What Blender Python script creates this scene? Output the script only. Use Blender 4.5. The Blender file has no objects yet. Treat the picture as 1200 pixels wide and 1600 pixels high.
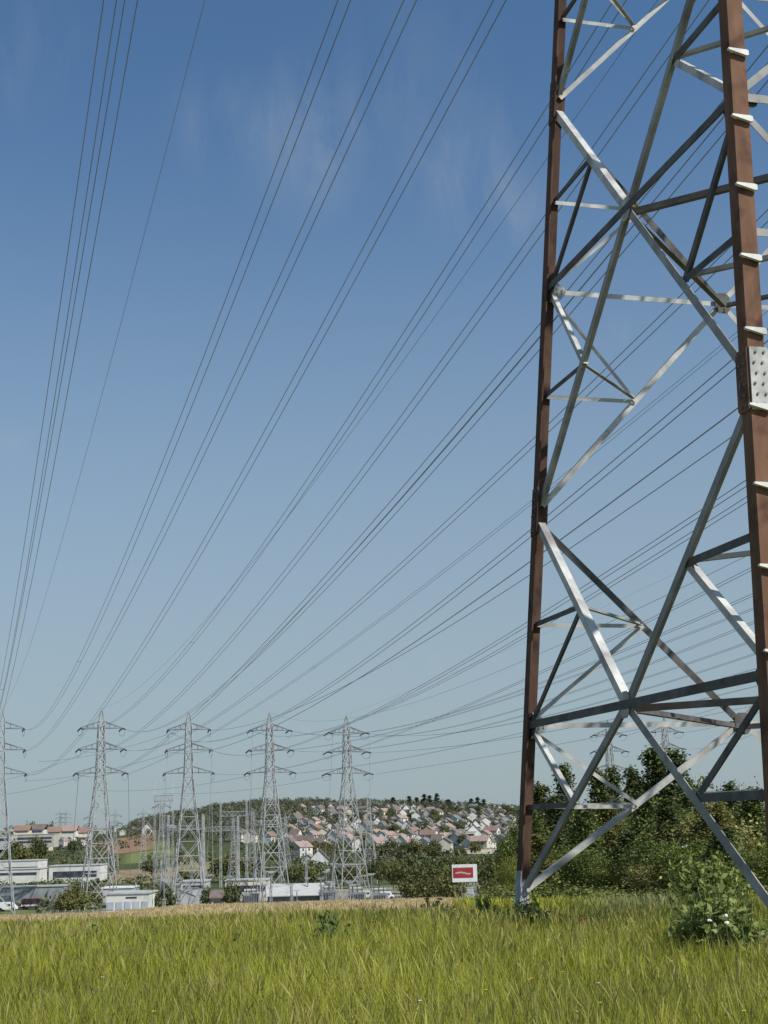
import bpy, math, random
import numpy as np
from mathutils import Vector, Matrix

random.seed(7)
rng = np.random.default_rng(7)
R = math.radians
scene = bpy.context.scene
col = scene.collection

# ------------------------------------------------------------------ camera
F_PX, PITCH, ROLL = 2163.8, 0.222, 0.028
EYE = Vector((0, 0, 1.65))
_RT = Vector((1, 0, 0))
_UP = Vector((0, -math.sin(PITCH), math.cos(PITCH)))
_FW = Vector((0, math.cos(PITCH), math.sin(PITCH)))
_c, _s = math.cos(ROLL), math.sin(ROLL)


def ray(px, py):
    X, Y = px - 600, py - 800
    u = _c * X - _s * Y
    v = _s * X + _c * Y
    return (_FW * F_PX + _RT * u - _UP * v).normalized()


def at(px, py, Y):
    d = ray(px, py)
    return EYE + d * (Y / d.y)


def proj(p):
    q = Vector(p) - EYE
    z = q.dot(_FW)
    u = F_PX * q.dot(_RT) / z
    v = -F_PX * q.dot(_UP) / z
    return 600 + u * _c + v * _s, 800 - u * _s + v * _c


cam = bpy.data.cameras.new('camera')
cam.sensor_fit = 'VERTICAL'
cam.sensor_height = 36
cam.lens = F_PX / 1600 * 36
cam.clip_start = 0.1
cam.clip_end = 20000
camo = bpy.data.objects.new('camera', cam)
col.objects.link(camo)
camo.matrix_world = Matrix.Translation(EYE) @ Matrix((
    (_c * _RT - _s * _UP), (_s * _RT + _c * _UP), (-_FW))).transposed().to_4x4()
scene.camera = camo
scene.view_settings.view_transform = 'Standard'
scene.view_settings.look = 'None'
scene.view_settings.exposure = 0

# ------------------------------------------------------------------ light
SUN_DIR = Vector((0.80, -0.60, 0)).normalized()
SUN_EL = R(46)
to_sun = Vector((SUN_DIR.x * math.cos(SUN_EL), SUN_DIR.y * math.cos(SUN_EL), math.sin(SUN_EL)))
sun = bpy.data.lights.new('sun', 'SUN')
sun.energy = 5.0
sun.angle = R(0.53)
sun.color = (1.0, 0.955, 0.87)
suno = bpy.data.objects.new('sun', sun)
col.objects.link(suno)
suno.rotation_euler = to_sun.to_track_quat('Z', 'Y').to_euler()

world = bpy.data.worlds.new('World')
scene.world = world
world.use_nodes = True
wn, wl = world.node_tree.nodes, world.node_tree.links
wn.clear()
w_out = wn.new('ShaderNodeOutputWorld')
w_bg = wn.new('ShaderNodeBackground')
sky = wn.new('ShaderNodeTexSky')
sky.sky_type = 'NISHITA'
sky.sun_disc = False
sky.sun_elevation = SUN_EL
sky.sun_rotation = math.atan2(to_sun.x, to_sun.y)
sky.altitude = 100
sky.air_density = 1.0
sky.dust_density = 1.0
sky.ozone_density = 2.5
tc = wn.new('ShaderNodeTexCoord')
w_bg.inputs['Strength'].default_value = 0.075


def wmath(op, a, b=None, c=None):
    n = wn.new('ShaderNodeMath')
    n.operation = op
    for i, x in enumerate((a, b, c)):
        if x is None:
            continue
        if isinstance(x, (int, float)):
            n.inputs[i].default_value = x
        else:
            wl.new(x, n.inputs[i])
    return n.outputs[0]


# thin high cloud: stretched noise, gathered in a few patches of the sky
mp = wn.new('ShaderNodeMapping')
mp.inputs['Scale'].default_value = (13, 2.0, 5)
mp.inputs['Rotation'].default_value = (0.2, 0.5, 0.5)
wl.new(tc.outputs['Generated'], mp.inputs['Vector'])
nz = wn.new('ShaderNodeTexNoise')
nz.inputs['Scale'].default_value = 2.4
nz.inputs['Detail'].default_value = 10
nz.inputs['Roughness'].default_value = 0.62
nz.inputs['Distortion'].default_value = 0.5
wl.new(mp.outputs['Vector'], nz.inputs['Vector'])
patch_sum = None
for (px, py, rad, amp) in [(480, 215, 0.075, .62), (330, 190, 0.05, .3), (740, 270, 0.07, .5), (810, 330, 0.04, .45),
                           (40, 80, 0.06, .32), (690, 1028, 0.018, .55), (775, 1022, 0.013, .35), (20, 690, 0.02, .4),
                           (640, 120, 0.10, .2), (965, 540, 0.03, .35)]:
    d = ray(px, py)
    dp = wn.new('ShaderNodeVectorMath')
    dp.operation = 'DISTANCE'
    wl.new(tc.outputs['Generated'], dp.inputs[0])
    dp.inputs[1].default_value = d
    mr = wn.new('ShaderNodeMapRange')
    mr.interpolation_type = 'SMOOTHSTEP'
    mr.inputs['From Min'].default_value = rad
    mr.inputs['From Max'].default_value = 0
    mr.inputs['To Max'].default_value = amp
    wl.new(dp.outputs['Value'], mr.inputs['Value'])
    patch_sum = mr.outputs[0] if patch_sum is None else wmath('ADD', patch_sum, mr.outputs[0])
nr = wn.new('ShaderNodeMapRange')
nr.inputs['From Min'].default_value = 0.36
nr.inputs['From Max'].default_value = 0.72
wl.new(nz.outputs[0], nr.inputs['Value'])
cl = wmath('MULTIPLY', wmath('MULTIPLY', patch_sum, nr.outputs[0]), 0.50)
hsv = wn.new('ShaderNodeHueSaturation')
hsv.inputs['Saturation'].default_value = 1.0
tint = wn.new('ShaderNodeVectorMath')   # white balance of the hazy blue
tint.operation = 'MULTIPLY_ADD'
wl.new(sky.outputs[0], tint.inputs[0])
tint.inputs[1].default_value = (0.95, 1.33, 1.54)
tint.inputs[2].default_value = (0.12, 0.15, 0.10)
sepz = wn.new('ShaderNodeSeparateXYZ')
wl.new(tc.outputs['Generated'], sepz.inputs[0])
hz = wn.new('ShaderNodeMapRange')       # low haze thickening towards the horizon
hz.interpolation_type = 'SMOOTHSTEP'
hz.inputs['From Min'].default_value = .53
hz.inputs['From Max'].default_value = .02
hz.inputs['To Max'].default_value = .80
wl.new(sepz.outputs['Z'], hz.inputs['Value'])
hmx = wn.new('ShaderNodeMix')
hmx.data_type = 'RGBA'
wl.new(hz.outputs[0], hmx.inputs['Factor'])
wl.new(tint.outputs[0], hmx.inputs['A'])
hmx.inputs['B'].default_value = (4.75, 5.6, 6.05, 1)
wl.new(hmx.outputs['Result'], hsv.inputs['Color'])
mx = wn.new('ShaderNodeMix')
mx.data_type = 'RGBA'
mx.clamp_factor = True
wl.new(cl, mx.inputs['Factor'])
wl.new(hsv.outputs[0], mx.inputs['A'])
mx.inputs['B'].default_value = (5.6, 6.2, 7.0, 1)
wl.new(mx.outputs['Result'], w_bg.inputs['Color'])
wl.new(w_bg.outputs[0], w_out.inputs['Surface'])


# ------------------------------------------------------------------ materials
def new_mat(name):
    m = bpy.data.materials.new(name)
    m.use_nodes = True
    nt = m.node_tree
    return m, nt, nt.nodes['Principled BSDF']


def noise_mat(name, c1, c2, scale=3, rough=0.7, metal=0.0, detail=5, lo=.35, hi=.65, stretch=(1, 1, 1), c3=None, s3=1.0, bump=0.0,
              coord='Object', spec=.3):
    m, nt, b = new_mat(name)
    N, L = nt.nodes, nt.links
    t = N.new('ShaderNodeTexCoord')
    mp = N.new('ShaderNodeMapping')
    mp.inputs['Scale'].default_value = stretch
    L.new(t.outputs[coord], mp.inputs['Vector'])
    n = N.new('ShaderNodeTexNoise')
    n.inputs['Scale'].default_value = scale
    n.inputs['Detail'].default_value = detail
    n.inputs['Roughness'].default_value = .6
    L.new(mp.outputs[0], n.inputs['Vector'])
    r = N.new('ShaderNodeValToRGB')
    r.color_ramp.elements[0].position = lo
    r.color_ramp.elements[1].position = hi
    r.color_ramp.elements[0].color = (*c1, 1)
    r.color_ramp.elements[1].color = (*c2, 1)
    L.new(n.outputs[0], r.inputs[0])
    out = r.outputs[0]
    if c3:
        n2 = N.new('ShaderNodeTexNoise')
        n2.inputs['Scale'].default_value = s3
        n2.inputs['Detail'].default_value = 6
        L.new(t.outputs[coord], n2.inputs['Vector'])
        r2 = N.new('ShaderNodeMapRange')
        r2.inputs['From Min'].default_value = .52
        r2.inputs['From Max'].default_value = .7
        L.new(n2.outputs[0], r2.inputs['Value'])
        mx = N.new('ShaderNodeMix')
        mx.data_type = 'RGBA'
        L.new(r2.outputs[0], mx.inputs['Factor'])
        L.new(out, mx.inputs['A'])
        mx.inputs['B'].default_value = (*c3, 1)
        out = mx.outputs['Result']
    L.new(out, b.inputs['Base Color'])
    b.inputs['Roughness'].default_value = rough
    b.inputs['Metallic'].default_value = metal
    b.inputs['Specular IOR Level'].default_value = spec
    if bump:
        bp = N.new('ShaderNodeBump')
        bp.inputs['Strength'].default_value = bump
        bp.inputs['Distance'].default_value = .02
        L.new(n.outputs[0], bp.inputs['Height'])
        L.new(bp.outputs[0], b.inputs['Normal'])
    return m


def attr_mat(name, rough=.7, trans=0.0, noise=0.0, nscale=.2, spec=.3):
    m, nt, b = new_mat(name)
    N, L = nt.nodes, nt.links
    a = N.new('ShaderNodeAttribute')
    a.attribute_name = 'Col'
    out = a.outputs['Color']
    if noise:
        t = N.new('ShaderNodeTexCoord')
        n = N.new('ShaderNodeTexNoise')
        n.inputs['Scale'].default_value = nscale
        n.inputs['Detail'].default_value = 8
        n.inputs['Roughness'].default_value = .65
        L.new(t.outputs['Object'], n.inputs['Vector'])
        r = N.new('ShaderNodeMapRange')
        r.inputs['From Min'].default_value = .3
        r.inputs['From Max'].default_value = .7
        r.inputs['To Min'].default_value = 1 - noise
        r.inputs['To Max'].default_value = 1 + noise
        L.new(n.outputs[0], r.inputs['Value'])
        vm = N.new('ShaderNodeVectorMath')
        vm.operation = 'SCALE'
        L.new(out, vm.inputs[0])
        L.new(r.outputs[0], vm.inputs['Scale'])
        out = vm.outputs[0]
    L.new(out, b.inputs['Base Color'])
    b.inputs['Roughness'].default_value = rough
    b.inputs['Specular IOR Level'].default_value = spec
    if trans:
        tr = N.new('ShaderNodeBsdfTranslucent')
        L.new(out, tr.inputs['Color'])
        ms = N.new('ShaderNodeMixShader')
        ms.inputs[0].default_value = trans
        L.new(b.outputs[0], ms.inputs[1])
        L.new(tr.outputs[0], ms.inputs[2])
        L.new(ms.outputs[0], N['Material Output'].inputs['Surface'])
    return m


M = {
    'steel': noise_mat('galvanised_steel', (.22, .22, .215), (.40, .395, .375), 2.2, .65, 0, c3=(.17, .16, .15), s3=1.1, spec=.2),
    'steel_sunlit': noise_mat('sunlit_steel', (.36, .36, .345), (.58, .57, .54), 2.2, .6, 0, c3=(.26, .25, .235), s3=1.3, spec=.25),  # same steel, lightened in colour as if sunlit
    'steel_shaded': noise_mat('shaded_steel', (.075, .072, .070), (.15, .145, .14), 2.2, .7, 0, c3=(.11, .085, .07), s3=1.3, spec=.15),  # same steel, darkened in colour as if in shade
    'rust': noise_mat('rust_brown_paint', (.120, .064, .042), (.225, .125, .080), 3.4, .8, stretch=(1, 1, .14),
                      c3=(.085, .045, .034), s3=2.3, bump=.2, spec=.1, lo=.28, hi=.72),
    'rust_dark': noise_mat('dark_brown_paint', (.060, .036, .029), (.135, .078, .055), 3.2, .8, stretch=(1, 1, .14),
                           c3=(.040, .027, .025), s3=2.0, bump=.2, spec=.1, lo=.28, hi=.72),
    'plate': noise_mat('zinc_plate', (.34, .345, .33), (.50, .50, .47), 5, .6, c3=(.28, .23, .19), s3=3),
    'step': noise_mat('pale_zinc', (.60, .60, .57), (.78, .77, .73), 4, .5),
    'bolt': noise_mat('bolt_steel', (.10, .09, .08), (.22, .20, .18), 9, .5, .3),
    'concrete': noise_mat('concrete', (.30, .32, .36), (.46, .48, .52), 5, .85, c3=(.22, .23, .25), s3=2, bump=.3),
    'far_steel': noise_mat('far_galvanised_steel', (.29, .30, .305), (.42, .43, .43), .4, .7),
    'arm_steel': noise_mat('shaded_arm_steel', (.12, .13, .14), (.20, .21, .22), .4, .7),  # crossarm steel with its shade put into the colour
    'glass_dark': noise_mat('dark_insulator_glass', (.05, .07, .09), (.09, .11, .13), 2, .25),
    'cable': noise_mat('aluminium_cable', (.14, .18, .24), (.20, .24, .31), .2, .6),
    'spacer': noise_mat('spacer_metal', (.05, .06, .08), (.08, .09, .11), 1, .6),
    'white': noise_mat('white_render', (.58, .57, .53), (.70, .69, .65), .5, .8, c3=(.55, .54, .50), s3=.3),
    'cream': noise_mat('cream_render', (.55, .50, .40), (.68, .62, .52), .5, .8),
    'cream_dull': noise_mat('dull_cream_render', (.38, .36, .31), (.48, .455, .40), .5, .85),
    'ochre': noise_mat('ochre_render', (.48, .38, .27), (.58, .48, .36), .5, .8),
    'tank_grey': noise_mat('grey_tank_paint', (.20, .22, .23), (.30, .32, .33), .6, .6),
    'grey_wall': noise_mat('grey_render', (.36, .37, .38), (.48, .49, .50), .5, .8),
    'tile_red': noise_mat('red_roof_tiles', (.20, .125, .10), (.27, .17, .14), .8, .85),  # distance haze added to the red, brown and pinkish tile colours
    'tile_brown': noise_mat('brown_roof_tiles', (.13, .105, .095), (.19, .15, .135), .8, .85),
    'tile_pink': noise_mat('pinkish_roof_tiles', (.27, .195, .165), (.35, .26, .225), .8, .85),
    'slate': noise_mat('grey_slate_roof', (.14, .145, .155), (.20, .205, .22), .8, .7),
    'door_blue': noise_mat('pale_blue_door', (.34, .38, .42), (.44, .48, .52), .6, .6),
    'window': noise_mat('dark_window_glass', (.03, .04, .05), (.08, .09, .11), .6, .2),
    'metal_roof': noise_mat('pale_metal_roof', (.38, .39, .385), (.50, .50, .48), .5, .5, stretch=(1, 6, 1)),
    'red_paint': noise_mat('red_paint', (.30, .035, .04), (.38, .05, .05), 1, .5),
    'sign_white': noise_mat('sign_white', (.70, .70, .70), (.80, .80, .80), 1, .5),
    'dark': noise_mat('dark_metal', (.03, .035, .04), (.06, .065, .07), 1, .5),
    'bus_red': noise_mat('dark_red_paint', (.12, .035, .04), (.17, .05, .055), 1, .4),
    'tyre': noise_mat('tyre_rubber', (.015, .015, .016), (.03, .03, .03), 3, .9),
    'bark': noise_mat('tree_bark', (.06, .045, .032), (.12, .095, .07), 6, .9, stretch=(1, 1, .2), bump=.4),
    'pole': noise_mat('weathered_pole', (.22, .20, .17), (.32, .30, .26), 3, .8),
    'leaf': attr_mat('leaves', .55, .22, 0),
    'grass': attr_mat('grass_blades', .75, .32, 0, spec=.06),
    'far_leaf': attr_mat('far_leaves', .8, .12, 0, spec=.1),
    'ground': attr_mat('ground', .95, 0, .35, .25, spec=.05),
    'petal_white': noise_mat('white_petals', (.70, .70, .64), (.82, .82, .76), 8, .7),
    'petal_red': noise_mat('red_petals', (.42, .05, .03), (.55, .09, .04), 8, .6),
    'petal_yellow': noise_mat('yellow_petals', (.60, .44, .03), (.75, .58, .06), 8, .6),
    'stem': noise_mat('green_stem', (.08, .12, .03), (.12, .17, .05), 8, .7),
}


# ------------------------------------------------------------------ helpers
class MB:
    def __init__(self):
        self.v, self.f = [], []

    def add(self, vs, fs):
        o = len(self.v)
        self.v += [tuple(v) for v in vs]
        self.f += [tuple(i + o for i in f) for f in fs]

    def box(self, c, s, rz=0, taper=1.0):
        cx, cy, cz = c
        a, b, h = s[0] / 2, s[1] / 2, s[2] / 2
        vs = []
        for z, k in ((-h, 1), (h, taper)):
            for x, y in ((-a, -b), (a, -b), (a, b), (-a, b)):
                x, y = x * k, y * k
                vs.append((cx + x * math.cos(rz) - y * math.sin(rz), cy + x * math.sin(rz) + y * math.cos(rz), cz + z))
        self.add(vs, [(3, 2, 1, 0), (4, 5, 6, 7), (0, 1, 5, 4), (1, 2, 6, 5), (2, 3, 7, 6), (3, 0, 4, 7)])

    def prism(self, poly, p0, u, v, n, depth):
        """polygon given in (u,v) about p0, extruded along n by depth"""
        p0, u, v, n = map(Vector, (p0, u, v, n))
        k = len(poly)
        vs = [p0 + u * a + v * b for a, b in poly] + [p0 + u * a + v * b + n * depth for a, b in poly]
        fs = [tuple(range(k - 1, -1, -1)), tuple(range(k, 2 * k))]
        fs += [(i, (i + 1) % k, (i + 1) % k + k, i + k) for i in range(k)]
        self.add(vs, fs)

    def angle(self, p0, p1, u, v, s, t):
        """an L-section bar with its heel on the line p0-p1"""
        p0, p1, u, v = map(Vector, (p0, p1, u, v))
        poly = [(0, 0), (s, 0), (s, t), (t, t), (t, s), (0, s)]
        self.prism(poly, p0, u, v, p1 - p0, 1.0)

    def bar(self, p0, p1, w, h=None):
        p0, p1 = Vector(p0), Vector(p1)
        h = h or w
        a = (p1 - p0).normalized()
        u = a.cross(Vector((0, 0, 1)))
        if u.length < 1e-3:
            u = a.cross(Vector((0, 1, 0)))
        u.normalize()
        v = u.cross(a)
        poly = [(-w / 2, -h / 2), (w / 2, -h / 2), (w / 2, h / 2), (-w / 2, h / 2)]
        self.prism(poly, p0, u, v, p1 - p0, 1.0)

    def tube(self, pts, r, n=6, caps=True):
        pts = [Vector(p) for p in pts]
        rs = r if isinstance(r, (list, tuple)) else [r] * len(pts)
        vs, fs = [], []
        for i, p in enumerate(pts):
            a = (pts[min(i + 1, len(pts) - 1)] - pts[max(i - 1, 0)]).normalized()
            ref = Vector((0, 0, 1)) if abs(a.z) < .9 else Vector((1, 0, 0))
            u = a.cross(ref).normalized()
            w = a.cross(u)
            for k in range(n):
                t = 2 * math.pi * k / n
                vs.append(p + (u * math.cos(t) + w * math.sin(t)) * rs[i])
        for i in range(len(pts) - 1):
            for k in range(n):
                fs.append((i * n + k, i * n + (k + 1) % n, (i + 1) * n + (k + 1) % n, (i + 1) * n + k))
        if caps:
            fs.append(tuple(range(n - 1, -1, -1)))
            fs.append(tuple(range((len(pts) - 1) * n, len(pts) * n)))
        self.add(vs, fs)

    def build(self, name, mat, parent=None, smooth=False):
        me = bpy.data.meshes.new(name)
        me.from_pydata(self.v, [], self.f)
        me.materials.append(mat)
        if smooth:
            me.polygons.foreach_set('use_smooth', [True] * len(me.polygons))
        me.update()
        return link(name, me, parent)


def link(name, me, parent=None):
    o = bpy.data.objects.new(name, me)
    col.objects.link(o)
    if parent:
        o.parent = parent
    return o


def tag(o, label=None, cat=None, group=None, kind=None):
    if label:
        o['label'] = label
    if cat:
        o['category'] = cat
    if group:
        o['group'] = group
    if kind:
        o['kind'] = kind
    return o


def thing(name, loc, label, cat, group=None, rz=0, scale=None):
    o = bpy.data.objects.new(name, None)
    col.objects.link(o)
    o.empty_display_size = .3
    o.location = loc
    o.rotation_euler = (0, 0, rz)
    if scale is not None:
        o.scale = scale if isinstance(scale, (tuple, list)) else (scale,) * 3
    return tag(o, label, cat, group)


KIDS = {}


def kids(o):
    if o.name not in KIDS:
        KIDS[o.name] = list(o.children)
    return KIDS[o.name]


def copy_tree(o, parent=None):
    c = o.copy()
    col.objects.link(c)
    if parent:
        c.parent = parent
    for ch in kids(o):
        copy_tree(ch, c)
    return c


class Proto:
    """first use hands out the source itself, later uses hand out copies"""
    def __init__(self, root):
        self.root, self.used = root, False

    def place(self, loc, label, group=None, rz=0, scale=1.0, cat=None):
        o = copy_tree(self.root) if self.used else self.root
        self.used = True
        o.location = loc
        o.rotation_euler = (0, 0, rz)
        o.scale = scale if isinstance(scale, (tuple, list)) else (scale,) * 3
        tag(o, label, cat, group)
        return o


ORD = _ORD0 = ['leftmost', 'second', 'third', 'fourth', 'fifth', 'sixth', 'seventh', 'eighth', 'ninth', 'tenth', 'eleventh', 'twelfth',
       'thirteenth', 'fourteenth', 'fifteenth', 'sixteenth', 'seventeenth', 'eighteenth', 'nineteenth', 'twentieth',
       'twenty-first', 'twenty-second', 'twenty-third', 'twenty-fourth', 'twenty-fifth', 'twenty-sixth', 'twenty-seventh',
       'twenty-eighth', 'twenty-ninth', 'thirtieth', 'thirty-first', 'thirty-second', 'thirty-third', 'thirty-fourth']


for _t in ('thirty', 'forty', 'fifty', 'sixty'):
    for _u in ('', 'first', 'second', 'third', 'fourth', 'fifth', 'sixth', 'seventh', 'eighth', 'ninth'):
        w = f'{_t}-{_u}' if _u else _t[:-1] + 'ieth'
        if w not in ORD:
            ORD.append(w)


def nth(i, n, adj, rest):
    if i == 0:
        return f'leftmost {adj} {rest}'
    if i == n - 1:
        return f'rightmost {adj} {rest}'
    return f'{ORD[i]} {adj} from the left {rest}'


# ------------------------------------------------------------------ terrain
PROFILE = [(-60, 0.3), (0, 0), (20, 0.0), (24, -.16), (30, -.52), (45, -1.12), (60, -1.9), (100, -3.75), (150, -6.1), (180, -9.0), (235, -13.6),
           (300, -15.2), (600, -16)]
SKYLINE = [(-800, 1290), (0, 1294), (150, 1293), (200, 1287), (230, 1277), (290, 1268), (330, 1260), (400, 1253), (500, 1252),
           (600, 1253), (690, 1256), (740, 1260), (800, 1262), (1000, 1262), (1300, 1268), (2000, 1262)]


def interp(tab, x):
    return float(np.interp(x, [a for a, _ in tab], [b for _, b in tab]))


def ground(x, y):
    if y <= 600:
        z = interp(PROFILE, y)
        # the ground on the right carries the big tower and stays a little higher
        k = min(max((x - .02 * y - 1.0) / 8.0, 0), 1)
        k = k * k * (3 - 2 * k)
        w = min(max((y - 18) / 10, 0), 1) * min(max((230 - y) / 110, 0), 1)
        k2 = min(max((-x / max(y, 1) - .15) / .05, 0), 1) * min(max((y - 45) / 60, 0), 1) * min(max((230 - y) / 80, 0), 1)
        z -= .5 * k2
        z -= k * w * (0.45 * min(max((y - 36) / 30, 0), 1))
        return z
    az = x / y
    px = 600 + F_PX * az
    hor = 1287 - (px - 600) * .028
    ridge = 1700
    zr = 1.65 + (hor - interp(SKYLINE, px)) / F_PX * ridge - 3
    zr = max(min(zr, 45), -8)
    if y <= ridge:
        s = (y - 600) / (ridge - 600)
        return -16 + (zr + 16) * s + 1.2 * math.sin(x * .011 + y * .006) * min(1, s * 6) * (1 - s)
    return zr - (y - ridge) * .006


def on_ground(px, Y):
    """world point on the ground at distance Y in the direction of image column px"""
    p = at(px, 1290, Y)
    return Vector((p.x, p.y, ground(p.x, p.y)))


def meadow_col(x, y, n):
    g = np.array((.095, .115, .03))
    return g


ys = np.concatenate([np.linspace(-50, 0, 8), np.linspace(2, 40, 34), np.linspace(42, 160, 40), np.linspace(165, 420, 36),
                     np.linspace(430, 1750, 110), np.geomspace(1800, 9000, 14)])
us = np.linspace(-1, 1, 170)
us = np.sign(us) * np.abs(us) ** 1.25
V, C = [], []
FIELDS = [  # patches of farmland: px x0,x1, y0,y1 in depth metres, colour
    (150, 240, 860, 1250, (.27, .17, .11)), (185, 262, 700, 850, (.17, .19, .07)), (170, 270, 500, 640, (.25, .19, .12)),
    (262, 330, 560, 700, (.24, .21, .12)), (228, 265, 860, 1000, (.13, .16, .05))]
for y in ys:
    for u in us:
        x = u * (26 + max(y, 0) * .75)
        z = ground(x, y)
        px = 600 + F_PX * x / max(y, 1)
        if y < 30:
            c = (.15, .15, .045)
        elif y < 165:
            k = min(max((x - .02 * y - 1.0) / 8.0, 0), 1)
            wob = 6 * math.sin(x * .3)
            c = np.array((.42, .34, .20)) * (1 - k) + np.array((.16, .17, .05)) * k
        elif y < 240:
            c = (.11, .13, .05)
        elif y < 420:
            c = (.24, .22, .18) if (int(x // 23) + int(y // 31)) % 3 else (.14, .16, .07)
        else:
            c = (.068, .082, .038)
        for (a, b, y0, y1, cc) in FIELDS:
            if a < px < b and y0 < y < y1:
                c = cc
        V.append((x, y, z))
        C.append((*c, 1))
nx, ny = len(us), len(ys)
F = [(j * nx + i, j * nx + i + 1, (j + 1) * nx + i + 1, (j + 1) * nx + i) for j in range(ny - 1) for i in range(nx - 1)]
me = bpy.data.meshes.new('ground')
me.from_pydata(V, [], F)
ca = me.color_attributes.new('Col', 'FLOAT_COLOR', 'POINT')
ca.data.foreach_set('color', np.array(C, dtype=np.float32).ravel())
me.materials.append(M['ground'])
me.polygons.foreach_set('use_smooth', [True] * len(me.polygons))
tag(link('ground', me), kind='structure')


# ------------------------------------------------------------------ quads by the thousand (leaves, grass)
def np_quads(name, verts, cols, mat, parent=None, smooth=False):
    """verts (N,4,3) quads, cols (N,3)"""
    n = len(verts)
    me = bpy.data.meshes.new(name)
    me.vertices.add(n * 4)
    me.loops.add(n * 4)
    me.polygons.add(n)
    me.vertices.foreach_set('co', verts.astype(np.float32).ravel())
    me.loops.foreach_set('vertex_index', np.arange(n * 4, dtype=np.int32))
    me.polygons.foreach_set('loop_start', np.arange(0, n * 4, 4, dtype=np.int32))
    me.polygons.foreach_set('loop_total', np.full(n, 4, dtype=np.int32))
    ca = me.color_attributes.new('Col', 'FLOAT_COLOR', 'POINT')
    cc = np.ones((n, 4, 4), dtype=np.float32)
    cc[:, :, :3] = cols if cols.ndim == 3 else cols[:, None, :]
    ca.data.foreach_set('color', cc.ravel())
    me.materials.append(mat)
    me.update(calc_edges=True)
    me.validate()
    return link(name, me, parent)


def leaf_quads(cent, size, aspect=.6, outward=None, up=.12):
    """one bent-free leaf card at every centre, turned at random and leaning outward"""
    n = len(cent)
    nrm = rng.normal(size=(n, 3))
    nrm /= np.linalg.norm(nrm, axis=1, keepdims=True)
    if outward is not None:
        nrm = nrm * .75 + outward * .7
    nrm[:, 2] += up
    nrm /= np.linalg.norm(nrm, axis=1, keepdims=True)
    t = rng.normal(size=(n, 3))
    t -= nrm * (t * nrm).sum(1, keepdims=True)
    t /= np.linalg.norm(t, axis=1, keepdims=True)
    b = np.cross(nrm, t)
    s = (size * rng.uniform(.6, 1.25, n))[:, None]
    t, b = t * s * .5, b * s * .5 * aspect
    return np.stack([cent - t, cent - b * 1.0 + t * .1, cent + t, cent + b * 1.0 + t * .1], 1)


def crown_points(kind, H, W, n_cl, per, seed):
    """clump centres and leaf centres for a crown of height H, width W standing on z=0"""
    r = np.random.default_rng(seed)
    cs = []
    lobes = [(r.uniform(0, 6.28), r.uniform(-.5, .8), r.uniform(.75, 1.15)) for _ in range(9)]
    while len(cs) < n_cl:
        d = r.normal(size=3)
        d /= np.linalg.norm(d)
        if kind == 'round':
            a = math.atan2(d[1], d[0])
            k = .78 + .25 * math.sin(3 * a + seed) * math.cos(2.3 * d[2] * 3 + seed) + r.uniform(-.14, .12)
            rad = (r.uniform(.35, 1) ** .5) * k
            p = np.array((d[0] * W / 2 * rad, d[1] * W / 2 * rad, H * .55 + d[2] * H * .45 * rad))
        elif kind == 'poplar':
            z = r.uniform(.06, 1)
            prof = (math.sin(min(z * 1.12, 1) * math.pi) ** .55 if z < .9 else .55 * (1 - z) / .1 * .9 + .08) * (.8 + .3 * r.random())
            a = r.uniform(0, 6.283)
            rad = prof * W / 2 * (r.uniform(.3, 1) ** .5) * (.85 + .25 * math.sin(z * 17 + a * 2 + seed))
            p = np.array((math.cos(a) * rad, math.sin(a) * rad, z * H))
        elif kind == 'conifer':
            z = r.uniform(.05, 1)
            a = r.uniform(0, 6.283)
            rad = (1 - z) ** .8 * W / 2 * (r.uniform(.3, 1) ** .5) * (.8 + .35 * abs(math.sin(z * 20)))
            p = np.array((math.cos(a) * rad, math.sin(a) * rad, z * H))
        else:  # 'bush': wide, reaching the ground
            a = math.atan2(d[1], d[0])
            k = .8 + .22 * math.sin(4 * a + seed) + r.uniform(-.15, .15)
            rad = (r.uniform(.25, 1) ** .5) * k
            p = np.array((d[0] * W / 2 * rad, d[1] * W / 2 * rad, H * .45 + d[2] * H * .5 * rad))
        if p[2] < .03 * H:
            continue
        cs.append(p)
    cs = np.array(cs)
    sp = {'round': .075, 'poplar': .085, 'conifer': .08, 'bush': .09}[kind] * W
    pts = (cs[:, None, :] + r.normal(size=(n_cl, per, 3)) * sp * np.array((1, 1, .8))).reshape(-1, 3)
    tone = np.repeat(r.uniform(.5, 1.4, n_cl), per) * r.uniform(.8, 1.2, n_cl * per)
    return cs, pts, tone


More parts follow.
